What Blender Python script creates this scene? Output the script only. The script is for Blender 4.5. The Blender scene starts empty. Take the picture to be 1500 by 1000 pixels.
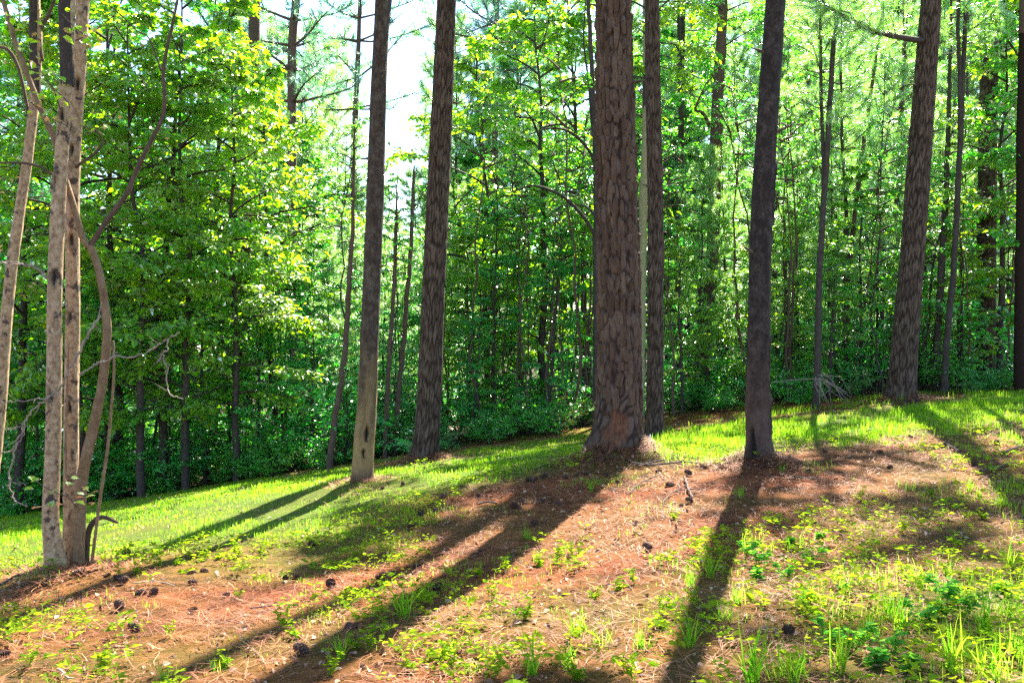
import bpy, math, random
import numpy as np
from mathutils import Vector

random.seed(11)
rng = np.random.default_rng(11)
scene = bpy.context.scene
COL = scene.collection

# ------------------------------------------------------------------ camera, sky, sun, exposure
EYE = 1.6
FPX = 1299.0                      # focal length in pixels of the 1500 px wide photograph
PITCH = math.atan(35 / FPX)
cam_d = bpy.data.cameras.new('camera')
cam_d.sensor_width = 36
cam_d.lens = 36 * FPX / 1500
cam_d.clip_start = 0.05
cam_d.clip_end = 2000
cam = bpy.data.objects.new('camera', cam_d)
COL.objects.link(cam)
cam.location = (0, 0, EYE)
cam.rotation_euler = (math.radians(90) - PITCH, 0, 0)
scene.camera = cam

SUN_AZ = math.radians(21)       # clockwise from +Y
SUN_EL = math.radians(47)
world = bpy.data.worlds.new('World')
scene.world = world
world.use_nodes = True
wn = world.node_tree.nodes
wl = world.node_tree.links
bg = wn['Background']
sky = wn.new('ShaderNodeTexSky')
sky.sky_type = 'NISHITA'
sky.sun_disc = False
sky.sun_elevation = SUN_EL
sky.sun_rotation = SUN_AZ
sky.air_density = 1.0
sky.dust_density = 0.35
sky.ozone_density = 3.0
wl.new(sky.outputs['Color'], bg.inputs['Color'])
bg.inputs['Strength'].default_value = 0.085
sd = bpy.data.lights.new('sun', 'SUN')
sd.energy = 5.0
sd.angle = math.radians(0.53)
sd.color = (1.0, 0.93, 0.80)
sun = bpy.data.objects.new('sun', sd)
COL.objects.link(sun)
S = Vector((math.sin(SUN_AZ) * math.cos(SUN_EL), math.cos(SUN_AZ) * math.cos(SUN_EL), math.sin(SUN_EL)))
sun.rotation_euler = (-S).to_track_quat('-Z', 'Y').to_euler()
scene.view_settings.view_transform = 'Standard'
scene.view_settings.look = 'None'
scene.view_settings.gamma = 1
scene.view_settings.use_curve_mapping = False
scene.view_settings.exposure = 2.8
try:
    scene.cycles.max_bounces = 9
    scene.cycles.diffuse_bounces = 6
    scene.cycles.glossy_bounces = 2
    scene.cycles.transmission_bounces = 6
    scene.cycles.sample_clamp_indirect = 8
    scene.cycles.use_denoising = False
    scene.cycles.denoiser = 'OPENIMAGEDENOISE'
except Exception:
    pass

# ------------------------------------------------------------------ projection between photo pixels and the place
cp, sp = math.cos(PITCH), math.sin(PITCH)


def ray(px, py):
    a, b = (px - 750) / FPX, (py - 500) / FPX
    return np.array([a, cp - b * sp, -sp - b * cp])


def at(px, py, d):
    """the point at distance y = d seen at that place of the photograph"""
    r = ray(px, py)
    return r * (d / r[1]) + np.array([0, 0, EYE])


def proj(x, y, z):
    zc = z - EYE
    dep = y * cp - zc * sp
    up = y * sp + zc * cp
    dep = np.where(dep < 0.2, 0.2, dep)
    return 750 + FPX * x / dep, 500 - FPX * up / dep


# ------------------------------------------------------------------ noise
def h2(ix, iy, s):
    v = np.sin(ix * 127.1 + iy * 311.7 + s * 74.7) * 43758.5453
    return v - np.floor(v)


def vnoise(x, y, s=0):
    ix, iy = np.floor(x), np.floor(y)
    fx, fy = x - ix, y - iy
    fx = fx * fx * (3 - 2 * fx)
    fy = fy * fy * (3 - 2 * fy)
    a, b = h2(ix, iy, s), h2(ix + 1, iy, s)
    c, d = h2(ix, iy + 1, s), h2(ix + 1, iy + 1, s)
    return (a * (1 - fx) + b * fx) * (1 - fy) + (c * (1 - fx) + d * fx) * fy


def fbm(x, y, s=0, o=4):
    t, a, n = 0, 0.5, 0
    for k in range(o):
        t = t + a * vnoise(x * 2 ** k, y * 2 ** k, s + k)
        n += a
        a *= 0.5
    return t / n


def worley(u, v, s=0, wrap=None):
    iu, iv = np.floor(u), np.floor(v)
    f1 = np.full(u.shape, 9.0)
    f2 = np.full(u.shape, 9.0)
    cid = np.zeros(u.shape)
    for i in (-1, 0, 1):
        for j in (-1, 0, 1):
            cu, cv = iu + i, iv + j
            wu = np.mod(cu, wrap) if wrap else cu
            du = cu + 0.12 + 0.76 * h2(wu, cv, s) - u
            dv = cv + 0.12 + 0.76 * h2(wu, cv, s + 5) - v
            d = np.sqrt(du * du + dv * dv)
            near = d < f1
            f2 = np.where(near, f1, np.minimum(f2, d))
            cid = np.where(near, h2(wu, cv, s + 9), cid)
            f1 = np.where(near, d, f1)
    return f1, f2, cid


# ------------------------------------------------------------------ mesh helpers
def mk(name, V, Fs, mat, smooth=False, attrs=None):
    me = bpy.data.meshes.new(name)
    V = np.asarray(V, np.float32).reshape(-1, 3)
    if not isinstance(Fs, list):
        Fs = [Fs]
    Fs = [np.asarray(f, np.int32) for f in Fs if len(f)]
    me.vertices.add(len(V))
    me.vertices.foreach_set('co', V.ravel())
    loops = np.concatenate([f.ravel() for f in Fs])
    tot = np.concatenate([np.full(len(f), f.shape[1], np.int32) for f in Fs])
    start = np.concatenate([[0], np.cumsum(tot)[:-1]]).astype(np.int32)
    me.loops.add(len(loops))
    me.loops.foreach_set('vertex_index', loops)
    me.polygons.add(len(tot))
    me.polygons.foreach_set('loop_start', start)
    me.polygons.foreach_set('use_smooth', np.full(len(tot), bool(smooth)))
    me.update(calc_edges=True)
    if attrs:
        for k, a in attrs.items():
            at_ = me.attributes.new(k, 'FLOAT', 'POINT')
            at_.data.foreach_set('value', np.asarray(a, np.float32).ravel())
    me.materials.append(mat)
    return me


def link(name, me, parent=None, kind=None, loc=None):
    o = bpy.data.objects.new(name, me)
    COL.objects.link(o)
    if parent is not None:
        o.parent = parent
    if loc is not None:
        o.location = loc
    if kind:
        o['kind'] = kind
    return o


def empty(name, loc, rz=0, sc=1):
    o = bpy.data.objects.new(name, None)
    o.empty_display_size = 0.2
    COL.objects.link(o)
    o.location = tuple(float(c) for c in loc)
    o.rotation_euler = (0, 0, rz)
    o.scale = (sc, sc, sc)
    return o


def tag(o, label, cat, group=None):
    o['label'] = label
    o['category'] = cat
    if group:
        o['group'] = group
    return o


class Geo:
    def __init__(self):
        self.V, self.F, self.n = [], {}, 0

    def add(self, V, *Fs):
        V = np.asarray(V, float).reshape(-1, 3)
        for f in Fs:
            f = np.asarray(f)
            self.F.setdefault(f.shape[1], []).append(f + self.n)
        self.V.append(V)
        self.n += len(V)

    def tris(self):
        return sum(len(f) * (k - 2) for k, L in self.F.items() for f in L)

    def mesh(self, name, mat, smooth=False):
        return mk(name, np.concatenate(self.V), [np.concatenate(L) for L in self.F.values()], mat, smooth)


def unit(v):
    v = np.asarray(v, float)
    return v / np.maximum(np.linalg.norm(v, axis=-1, keepdims=True), 1e-9)


def tube(P, R, n=6):
    P = np.asarray(P, float)
    R = np.broadcast_to(np.asarray(R, float), (len(P),))
    T = unit(np.gradient(P, axis=0))
    ref = np.where(np.abs(T[:, 2:3]) > 0.85, np.array([[1.0, 0, 0]]), np.array([[0, 0, 1.0]]))
    if len(set(map(tuple, ref))) > 1:
        ref = np.broadcast_to(np.array([[0.35, 0.93, 0.12]]), P.shape)
    A = unit(np.cross(T, ref))
    Bv = np.cross(T, A)
    th = np.linspace(0, 2 * np.pi, n, endpoint=False)
    V = P[:, None] + R[:, None, None] * (np.cos(th)[None, :, None] * A[:, None] + np.sin(th)[None, :, None] * Bv[:, None])
    m = len(P)
    i, j = np.meshgrid(np.arange(m - 1), np.arange(n), indexing='ij')
    a = (i * n + j).ravel()
    b = (i * n + (j + 1) % n).ravel()
    F = np.stack([a, b, b + n, a + n], 1)
    V = np.concatenate([V.reshape(-1, 3), P[-1:] + T[-1:] * R[-1]])
    k = np.arange(n)
    cap = np.stack([(m - 1) * n + k, (m - 1) * n + (k + 1) % n, np.full(n, m * n)], 1)
    return V, F, cap


def smooth_path(P, k=6):
    """Catmull-Rom through the rows of P (any number of columns)"""
    P = np.asarray(P, float)
    if len(P) < 3:
        t = np.linspace(0, 1, k + 1)[:, None]
        return P[0] * (1 - t) + P[-1] * t
    Q = np.concatenate([2 * P[:1] - P[1:2], P, 2 * P[-1:] - P[-2:-1]])
    out = []
    for i in range(1, len(Q) - 2):
        for t in np.linspace(0, 1, k, endpoint=False):
            a, b, c, d = Q[i - 1], Q[i], Q[i + 1], Q[i + 2]
            out.append(0.5 * (2 * b + (c - a) * t + (2 * a - 5 * b + 4 * c - d) * t * t + (3 * b - a - 3 * c + d) * t ** 3))
    out.append(P[-1])
    return np.array(out)


def leaf_geo(P, D, N, L, W, fold=0.12, hexa=False):
    n = len(P)
    L = np.broadcast_to(np.asarray(L, float), (n,))[:, None]
    W = np.broadcast_to(np.asarray(W, float), (n,))[:, None]
    D = unit(D)
    Sx = unit(np.cross(D, N))
    N = np.cross(Sx, D)
    if not hexa:
        V = np.stack([P, P + D * 0.42 * L + Sx * 0.5 * W + N * fold * L, P + D * L - N * fold * L, P + D * 0.42 * L - Sx * 0.5 * W + N * fold * L], 1)
        f = np.array([[0, 1, 2], [0, 2, 3]])
    else:
        V = np.stack([P, P + D * 0.25 * L + Sx * 0.42 * W + N * fold * L * .7, P + D * 0.62 * L + Sx * 0.42 * W + N * fold * L,
                      P + D * L - N * fold * L, P + D * 0.62 * L - Sx * 0.42 * W + N * fold * L, P + D * 0.25 * L - Sx * 0.42 * W + N * fold * L * .7], 1)
        f = np.array([[0, 1, 2], [0, 2, 3], [0, 3, 4], [0, 4, 5]])
    k = V.shape[1]
    F = (np.arange(n)[:, None, None] * k + f[None]).reshape(-1, 3)
    return V.reshape(-1, 3), F


# ------------------------------------------------------------------ materials
def nodes_of(name):
    m = bpy.data.materials.new(name)
    m.use_nodes = True
    nt = m.node_tree
    for n in list(nt.nodes):
        nt.nodes.remove(n)
    out = nt.nodes.new('ShaderNodeOutputMaterial')
    return m, nt, out


def ramp(nt, src, stops):
    r = nt.nodes.new('ShaderNodeValToRGB')
    e = r.color_ramp.elements
    while len(e) < len(stops):
        e.new(0.5)
    for i, (p, c) in enumerate(stops):
        e[i].position = p
        e[i].color = (*c, 1)
    nt.links.new(src, r.inputs['Fac'])
    return r.outputs['Color']


def noise(nt, scale, detail=4, rough=0.6, stretch=None, coord='Object'):
    tc = nt.nodes.new('ShaderNodeTexCoord')
    mp = nt.nodes.new('ShaderNodeMapping')
    if stretch:
        mp.inputs['Scale'].default_value = stretch
    nt.links.new(tc.outputs[coord], mp.inputs['Vector'])
    t = nt.nodes.new('ShaderNodeTexNoise')
    t.inputs['Scale'].default_value = scale
    t.inputs['Detail'].default_value = detail
    t.inputs['Roughness'].default_value = rough
    nt.links.new(mp.outputs['Vector'], t.inputs['Vector'])
    return t.outputs['Fac']


def mixc(nt, f, a, b, mode='MIX'):
    m = nt.nodes.new('ShaderNodeMix')
    m.data_type = 'RGBA'
    m.blend_type = mode
    for sock, v in ((m.inputs[0], f), (m.inputs[6], a), (m.inputs[7], b)):
        if isinstance(v, (int, float)):
            sock.default_value = v
        elif isinstance(v, tuple):
            sock.default_value = (*v, 1)
        else:
            nt.links.new(v, sock)
    return m.outputs[2]


def math_(nt, op, a, b=0.0):
    m = nt.nodes.new('ShaderNodeMath')
    m.operation = op
    for s, v in ((m.inputs[0], a), (m.inputs[1], b)):
        if isinstance(v, (int, float)):
            s.default_value = v
        else:
            nt.links.new(v, s)
    return m.outputs[0]


def attr(nt, name):
    a = nt.nodes.new('ShaderNodeAttribute')
    a.attribute_name = name
    return a.outputs['Fac']


def leaf_mat(name, ca, cb, ta, tb, trans=0.5, gloss=0.07, rough=0.35, per_object=0.5):
    """thin leaf: reflects ca..cb, lets ta..tb through, slightly waxy"""
    m, nt, out = nodes_of(name)
    g = nt.nodes.new('ShaderNodeNewGeometry')
    oi = nt.nodes.new('ShaderNodeObjectInfo')
    f = math_(nt, 'ADD', math_(nt, 'MULTIPLY', g.outputs['Random Per Island'], 1 - per_object), math_(nt, 'MULTIPLY', oi.outputs['Random'], per_object))
    d = nt.nodes.new('ShaderNodeBsdfDiffuse')
    t = nt.nodes.new('ShaderNodeBsdfTranslucent')
    nt.links.new(mixc(nt, f, ca, cb), d.inputs['Color'])
    nt.links.new(mixc(nt, f, ta, tb), t.inputs['Color'])
    mx = nt.nodes.new('ShaderNodeMixShader')
    mx.inputs[0].default_value = trans
    nt.links.new(d.outputs[0], mx.inputs[1])
    nt.links.new(t.outputs[0], mx.inputs[2])
    if gloss:
        gl = nt.nodes.new('ShaderNodeBsdfGlossy')
        gl.inputs['Roughness'].default_value = rough
        fr = nt.nodes.new('ShaderNodeFresnel')
        fr.inputs['IOR'].default_value = 1.4
        m2 = nt.nodes.new('ShaderNodeMixShader')
        nt.links.new(math_(nt, 'ADD', fr.outputs[0], gloss), m2.inputs[0])
        nt.links.new(mx.outputs[0], m2.inputs[1])
        nt.links.new(gl.outputs[0], m2.inputs[2])
        mx = m2
    nt.links.new(mx.outputs[0], out.inputs['Surface'])
    return m


def rough_mat(name, color_fn, rough=0.9, bump=None, spec=0.2):
    m, nt, out = nodes_of(name)
    p = nt.nodes.new('ShaderNodeBsdfPrincipled')
    p.inputs['Roughness'].default_value = rough
    p.inputs['Specular IOR Level'].default_value = spec
    c = color_fn(nt)
    nt.links.new(c, p.inputs['Base Color'])
    if bump:
        b = nt.nodes.new('ShaderNodeBump')
        b.inputs['Strength'].default_value = bump[1]
        b.inputs['Distance'].default_value = bump[2]
        nt.links.new(bump[0](nt), b.inputs['Height'])
        nt.links.new(b.outputs[0], p.inputs['Normal'])
    nt.links.new(p.outputs[0], out.inputs['Surface'])
    return m


M = {}
M['leaf_bright'] = leaf_mat('leaf_bright', (0.05, 0.21, 0.006), (0.13, 0.26, 0.008), (0.26, 0.82, 0.004), (0.68, 0.95, 0.004), 0.66, 0.01, 0.4)
M['leaf_mid'] = leaf_mat('leaf_mid', (0.016, 0.23, 0.018), (0.06, 0.29, 0.020), (0.05, 0.78, 0.018), (0.38, 0.92, 0.014), 0.55, 0.01, 0.33)
M['leaf_dark_shade'] = leaf_mat('leaf_dark_shade', (0.014, 0.24, 0.032), (0.04, 0.29, 0.036), (0.03, 0.74, 0.04), (0.20, 0.90, 0.04), 0.5, 0.025, 0.3)  # dark green leaves, with the teal of shaded foliage put into the colour
M['needle'] = leaf_mat('needle', (0.10, 0.27, 0.05), (0.16, 0.32, 0.055), (0.26, 0.74, 0.08), (0.54, 0.88, 0.09), 0.55, 0.02, 0.4)
M['needle_hazed'] = leaf_mat('needle_hazed', (0.06, 0.18, 0.10), (0.08, 0.21, 0.11), (0.12, 0.48, 0.20), (0.22, 0.58, 0.22), 0.5, 0.02, 0.4)  # bluish haze of distance mixed into the needle colour
M['grass'] = leaf_mat('grass', (0.035, 0.15, 0.008), (0.15, 0.20, 0.025), (0.14, 0.56, 0.008), (0.54, 0.68, 0.04), 0.5, 0.0, 0.5, 0.0)
M['weed'] = leaf_mat('weed', (0.06, 0.15, 0.010), (0.15, 0.20, 0.016), (0.20, 0.50, 0.008), (0.60, 0.66, 0.015), 0.5, 0.0, 0.4, 0.15)
M['weed_cool'] = leaf_mat('weed_cool', (0.04, 0.16, 0.03), (0.08, 0.20, 0.04), (0.08, 0.46, 0.03), (0.30, 0.60, 0.03), 0.5, 0.0, 0.4, 0.4)


def straw_col(nt):
    return ramp(nt, nt.nodes.new('ShaderNodeNewGeometry').outputs['Random Per Island'],
                [(0, (0.04, 0.012, 0.006)), (0.5, (0.19, 0.052, 0.017)), (0.9, (0.31, 0.105, 0.038)), (1, (0.44, 0.22, 0.11))])


M['straw'] = rough_mat('straw', straw_col, 0.7, None, 0.3)


def litter_col(nt):
    return ramp(nt, nt.nodes.new('ShaderNodeNewGeometry').outputs['Random Per Island'],
                [(0, (0.10, 0.05, 0.03)), (0.5, (0.24, 0.12, 0.07)), (1, (0.45, 0.30, 0.19))])


M['litter'] = rough_mat('litter', litter_col, 0.7, None, 0.3)


def pine_bark(name, furrow, plate_a, plate_b, bare=False):
    def col(nt):
        oi = nt.nodes.new('ShaderNodeObjectInfo')
        n1 = noise(nt, 9, 5, 0.7, (1, 1, 0.45))
        n2 = noise(nt, 60, 3, 0.7, (1, 1, 0.3))
        f = math_(nt, 'ADD', math_(nt, 'MULTIPLY', n1, 0.75), math_(nt, 'MULTIPLY', attr(nt, 'cell'), 0.45))
        f = math_(nt, 'ADD', f, math_(nt, 'MULTIPLY', math_(nt, 'SUBTRACT', n2, 0.5), 0.5))
        plate = ramp(nt, f, [(0.3, plate_a), (0.75, plate_b)])
        c = mixc(nt, attr(nt, 'plate'), furrow, plate)
        if bare:
            c = mixc(nt, attr(nt, 'bare'), c, ramp(nt, noise(nt, 30, 5, 0.7, (1, 1, 0.5)), [(0.32, (0.06, 0.027, 0.017)), (0.5, (0.15, 0.060, 0.030)), (0.72, (0.25, 0.10, 0.045))]))
        return c
    return rough_mat(name, col, 0.92, (lambda nt: noise(nt, 70, 5, 0.75, (1, 1, 0.35)), 1.0, 0.02), 0.15)


M['bark_thick'] = pine_bark('bark_thick', (0.028, 0.015, 0.011), (0.065, 0.041, 0.031), (0.12, 0.082, 0.065), True)
M['bark_pine'] = pine_bark('bark_pine', (0.022, 0.012, 0.008), (0.060, 0.037, 0.026), (0.125, 0.083, 0.061))


def plate_col(nt):
    oi = nt.nodes.new('ShaderNodeObjectInfo')
    n1 = noise(nt, 26, 6, 0.8, (1, 1, 0.35))
    f = math_(nt, 'ADD', math_(nt, 'MULTIPLY', n1, 0.9), math_(nt, 'MULTIPLY', oi.outputs['Random'], 0.24))
    return ramp(nt, f, [(0.22, (0.030, 0.016, 0.010)), (0.45, (0.076, 0.043, 0.028)), (0.65, (0.115, 0.070, 0.047)), (0.9, (0.19, 0.14, 0.105))])


M['bark_plate'] = rough_mat('bark_plate', plate_col, 0.9, (lambda nt: noise(nt, 60, 5, 0.75, (1, 1, 0.3)), 1.0, 0.018), 0.15)

def hard_bark(name, dark, mid, light, tan=None, tan_top=0.0):
    """smooth hardwood bark with lichen flecks; tan = paler tan tone round the foot (attribute 'tan')"""
    def col(nt):
        n1 = noise(nt, 14, 6, 0.75, (1, 1, 0.7))
        n2 = noise(nt, 55, 3, 0.8, (1, 1, 0.5))
        f = math_(nt, 'ADD', math_(nt, 'MULTIPLY', n1, 0.75), math_(nt, 'MULTIPLY', n2, 0.35))
        c = ramp(nt, f, [(0.32, dark), (0.52, mid), (0.78, light)])
        if tan:
            tn = ramp(nt, f, [(0.3, (tan[0] * .6, tan[1] * .55, tan[2] * .5)), (0.6, tan), (0.9, (tan[0] * 1.25, tan[1] * 1.25, tan[2] * 1.25))])
            c = mixc(nt, attr(nt, 'tan'), c, tn)
        return mixc(nt, attr(nt, 'scar'), c, (0.012, 0.010, 0.010))
    return rough_mat(name, col, 0.88, (lambda nt: noise(nt, 48, 6, 0.8, (1, 1, 0.5)), 1.0, 0.018), 0.2)


M['bark_tan'] = hard_bark('bark_tan', (0.018, 0.012, 0.009), (0.048, 0.031, 0.022), (0.15, 0.115, 0.085), (0.28, 0.18, 0.078))
M['bark_dark'] = hard_bark('bark_dark', (0.010, 0.007, 0.006), (0.026, 0.017, 0.014), (0.10, 0.075, 0.062), (0.10, 0.062, 0.046))
M['bark_beech'] = hard_bark('bark_beech', (0.15, 0.13, 0.06), (0.24, 0.21, 0.10), (0.34, 0.31, 0.18))


def birch_col(nt):
    n1 = noise(nt, 30, 4, 0.7, (1, 1, 0.8))
    pale = ramp(nt, n1, [(0.3, (0.12, 0.068, 0.034)), (0.5, (0.28, 0.18, 0.10)), (0.8, (0.46, 0.35, 0.235))])
    sp = noise(nt, 11, 3, 0.6, (1, 1, 0.9))
    spot = ramp(nt, sp, [(0.57, (0, 0, 0)), (0.64, (1, 1, 1))])
    bars = noise(nt, 10, 2, 0.5, (1, 1, 9))
    bar = ramp(nt, bars, [(0.64, (0, 0, 0)), (0.70, (0.6, 0.6, 0.6))])
    c = mixc(nt, spot, pale, (0.055, 0.035, 0.028))
    c = mixc(nt, bar, c, (0.15, 0.10, 0.07))
    return mixc(nt, attr(nt, 'scar'), c, (0.03, 0.022, 0.02))


M['bark_birch'] = rough_mat('bark_birch', birch_col, 0.8, (lambda nt: noise(nt, 40, 5, 0.7, (1, 1, 1.5)), 0.5, 0.008), 0.25)
M['bark_orange'] = hard_bark('bark_orange', (0.08, 0.045, 0.025), (0.19, 0.115, 0.06), (0.32, 0.22, 0.13))
M['bark_stem'] = hard_bark('bark_stem', (0.025, 0.018, 0.015), (0.05, 0.036, 0.03), (0.10, 0.08, 0.065))
M['bark_brown'] = hard_bark('bark_brown', (0.05, 0.028, 0.02), (0.09, 0.054, 0.038), (0.15, 0.10, 0.07))
M['dead_wood'] = rough_mat('dead_wood', lambda nt: ramp(nt, noise(nt, 25, 4, 0.7), [(0.3, (0.11, 0.08, 0.06)), (0.7, (0.30, 0.24, 0.19))]), 0.85)
M['stick'] = rough_mat('stick', lambda nt: ramp(nt, noise(nt, 30, 4, 0.7), [(0.3, (0.035, 0.024, 0.018)), (0.7, (0.13, 0.095, 0.075))]), 0.9)
M['cone'] = rough_mat('cone', lambda nt: ramp(nt, noise(nt, 60, 3, 0.7), [(0.3, (0.035, 0.02, 0.015)), (0.7, (0.13, 0.07, 0.05))]), 0.85)
M['pipe_white'] = rough_mat('pipe_white', lambda nt: ramp(nt, noise(nt, 20, 3, 0.6), [(0.2, (0.6, 0.6, 0.62)), (0.8, (0.8, 0.8, 0.8))]), 0.5)


def ground_col(nt):
    a = noise(nt, 1.3, 6, 0.7)
    b = noise(nt, 28, 6, 0.8)
    c = noise(nt, 130, 4, 0.8)
    f = math_(nt, 'ADD', math_(nt, 'MULTIPLY', a, 0.35), math_(nt, 'ADD', math_(nt, 'MULTIPLY', b, 0.4), math_(nt, 'MULTIPLY', c, 0.3)))
    straw = ramp(nt, f, [(0.35, (0.03, 0.010, 0.006)), (0.46, (0.12, 0.036, 0.013)), (0.58, (0.235, 0.070, 0.023)), (0.76, (0.35, 0.135, 0.055))])
    mats = ramp(nt, noise(nt, 3.2, 5, 0.75), [(0.42, (0.42, 0.38, 0.36)), (0.56, (1, 1, 1))])
    straw = mixc(nt, 0.85, straw, mats, 'MULTIPLY')
    soil = ramp(nt, f, [(0.35, (0.035, 0.055, 0.008)), (0.6, (0.095, 0.15, 0.018)), (0.75, (0.18, 0.19, 0.045))])
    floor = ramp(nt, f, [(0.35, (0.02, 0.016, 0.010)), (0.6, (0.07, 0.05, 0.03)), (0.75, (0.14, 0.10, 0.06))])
    col = mixc(nt, attr(nt, 'grass'), straw, soil)
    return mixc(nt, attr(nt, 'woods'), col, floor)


M['ground'] = rough_mat('ground', ground_col, 0.95, (lambda nt: noise(nt, 60, 6, 0.8), 0.9, 0.03), 0.1)

# ------------------------------------------------------------------ terrain
ctrl = []
for px, py, d in [(900, 672, 10.2), (1318, 590, 15.4), (85, 848, 6.6), (530, 708, 10.0), (620, 680, 13.0), (100, 745, 16.0),
                  (1450, 575, 17.0), (750, 645, 16.5), (959, 641, 14.0), (1115, 680, 9.0), (0, 830, 7.5), (350, 715, 13.0),
                  (1300, 640, 11.0), (750, 1000, 3.95), (1400, 1000, 3.6), (100, 1000, 4.2), (1450, 800, 6.2), (400, 840, 6.7), (1196, 600, 15.6)]:
    p = at(px, py, d)
    ctrl.append(p)
ctrl += [np.array(c, float) for c in [(0, 0, 0), (0, -12, 0), (-12, -8, -1.0), (12, -8, 1.0), (-25, 14, -3.2), (25, 14, 0.9), (-12, 4, -1.4), (12, 4, 0.75),
                                      (0, 28, -1.5), (-14, 28, -3.2), (14, 28, -0.3), (0, 50, -2.4), (-40, 50, -4.5), (40, 50, -0.2), (-45, -30, -3), (45, -30, 2), (0, -45, 0)]]
ctrl = np.array(ctrl)


def tps_phi(r2):
    return 0.5 * r2 * np.log(np.maximum(r2, 1e-12))


_n = len(ctrl)
_d2 = ((ctrl[:, None, :2] - ctrl[None, :, :2]) ** 2).sum(-1)
_A = np.zeros((_n + 3, _n + 3))
_A[:_n, :_n] = tps_phi(_d2) + np.eye(_n) * 0.4
_A[:_n, _n] = 1
_A[:_n, _n + 1:] = ctrl[:, :2]
_A[_n:, :_n] = _A[:_n, _n:].T
_w = np.linalg.solve(_A, np.concatenate([ctrl[:, 2], [0, 0, 0]]))
MOUNDS = [(1.25, 10.0, 0.55, 0.13), (2.55, 8.9, 0.4, 0.08), (-3.3, 6.55, 0.5, 0.06), (-1.7, 9.9, 0.35, 0.05), (-1.3, 12.9, .5, .06), (6.7, 15.2, .6, .08)]


def zg(x, y):
    x = np.asarray(x, float)
    y = np.asarray(y, float)
    xc, yc = 55 * np.tanh(x / 55), 55 * np.tanh(y / 55)
    r2 = (xc[..., None] - ctrl[:, 0]) ** 2 + (yc[..., None] - ctrl[:, 1]) ** 2
    z = (tps_phi(r2) * _w[:_n]).sum(-1) + _w[_n] + _w[_n + 1] * xc + _w[_n + 2] * yc
    for mx, my, mr, mh in MOUNDS:
        z = z + mh * np.exp(-((x - mx) ** 2 + (y - my) ** 2) / mr ** 2)
    z = z + 0.05 * (fbm(x * 1.4, y * 1.4, 3, 3) - 0.5) + 0.022 * (fbm(x * 9, y * 9, 5, 2) - 0.5)
    return z


def ground_px(px, py):
    """where the ray through that pixel meets the ground"""
    r = ray(px, py)
    t = np.concatenate([np.linspace(2, 25, 500), np.linspace(25.2, 80, 200)])
    g = EYE + r[2] * t - zg(r[0] * t, r[1] * t)
    k = np.argmax(g < 0)
    if g[k] >= 0:
        k = len(t) - 1
    t0, t1 = t[max(k - 1, 0)], t[k]
    f = 0.5
    tt = t0 + (t1 - t0) * f
    return np.array([r[0] * tt, r[1] * tt, float(zg(r[0] * tt, r[1] * tt))])


# ------------------------------------------------------------------ what covers the ground where: painted on a coarse map of the view
GW, GH = 376, 251
_gx, _gy = np.meshgrid(np.arange(GW) * 4.0, np.arange(GH) * 4.0)


def poly(pts):
    ins = np.zeros(_gx.shape, bool)
    n = len(pts)
    for i in range(n):
        x0, y0 = pts[i]
        x1, y1 = pts[(i + 1) % n]
        c = ((y0 > _gy) != (y1 > _gy))
        if y0 != y1:
            xi = (x1 - x0) * (_gy - y0) / (y1 - y0) + x0
            ins ^= c & (_gx < xi)
    return ins


GM = np.full(_gx.shape, 0.05)
for pts, v in [
    ([(-10, 752), (120, 737), (330, 702), (500, 686), (620, 676), (700, 660), (880, 636), (880, 668), (780, 686), (700, 704), (640, 730), (600, 760), (520, 800), (420, 800), (250, 805), (130, 815), (-10, 842)], 1.0),
    ([(520, 715), (640, 735), (620, 800), (560, 850), (420, 850), (400, 800), (480, 780)], 0.62),
    ([(960, 640), (1090, 622), (1300, 598), (1500, 572), (1510, 612), (1390, 632), (1280, 645), (1140, 655), (1095, 664), (1000, 674), (960, 665)], 0.95),
    ([(150, 825), (400, 815), (620, 800), (640, 830), (420, 845), (200, 850)], 0.35),
    ([(560, 860), (700, 830), (860, 790), (860, 830), (700, 880), (600, 900)], 0.36),
    ([(420, 850), (640, 850), (620, 930), (420, 960)], 0.26),
    ([(600, 930), (800, 880), (960, 900), (1000, 1000), (560, 1000)], 0.24),
    ([(960, 840), (1080, 790), (1120, 900), (1020, 960), (940, 980)], 0.5),
    ([(1080, 790), (1500, 690), (1500, 800), (1160, 840)], 0.24),
    ([(1130, 850), (1350, 800), (1500, 780), (1510, 1010), (1250, 1010), (1180, 940)], 0.34),
    ([(1340, 880), (1510, 820), (1510, 1010), (1300, 1010)], 0.72),
    ([(1000, 950), (1200, 960), (1250, 1010), (980, 1010)], 0.4),
    ([(0, 900), (250, 940), (300, 1010), (0, 1010)], 0.16),
    ([(1290, 640), (1510, 610), (1510, 690), (1350, 700)], 0.16),
]:
    GM = np.where(poly(pts), v, GM)
for _ in range(2):
    P_ = np.pad(GM, 2, mode='edge')
    GM = sum(P_[i:i + GH, j:j + GW] for i in range(5) for j in range(5)) / 25


def grassy(x, y, z):
    u, v = proj(x, y, z)
    i = np.clip(np.round(v / 4).astype(int), 0, GH - 1)
    j = np.clip(np.round(u / 4).astype(int), 0, GW - 1)
    g = GM[i, j]
    # beyond the clearing's edge the floor of the wood takes over
    return g


def edge_y(x):
    """distance at which the clearing ends and the wood begins"""
    return 15.6 + 1.1 * np.sin(x * 0.35) + np.clip(x, -10, 10) * 0.05


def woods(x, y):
    return np.clip((y - edge_y(x) - 0.4) / 1.6, 0, 1)


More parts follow.
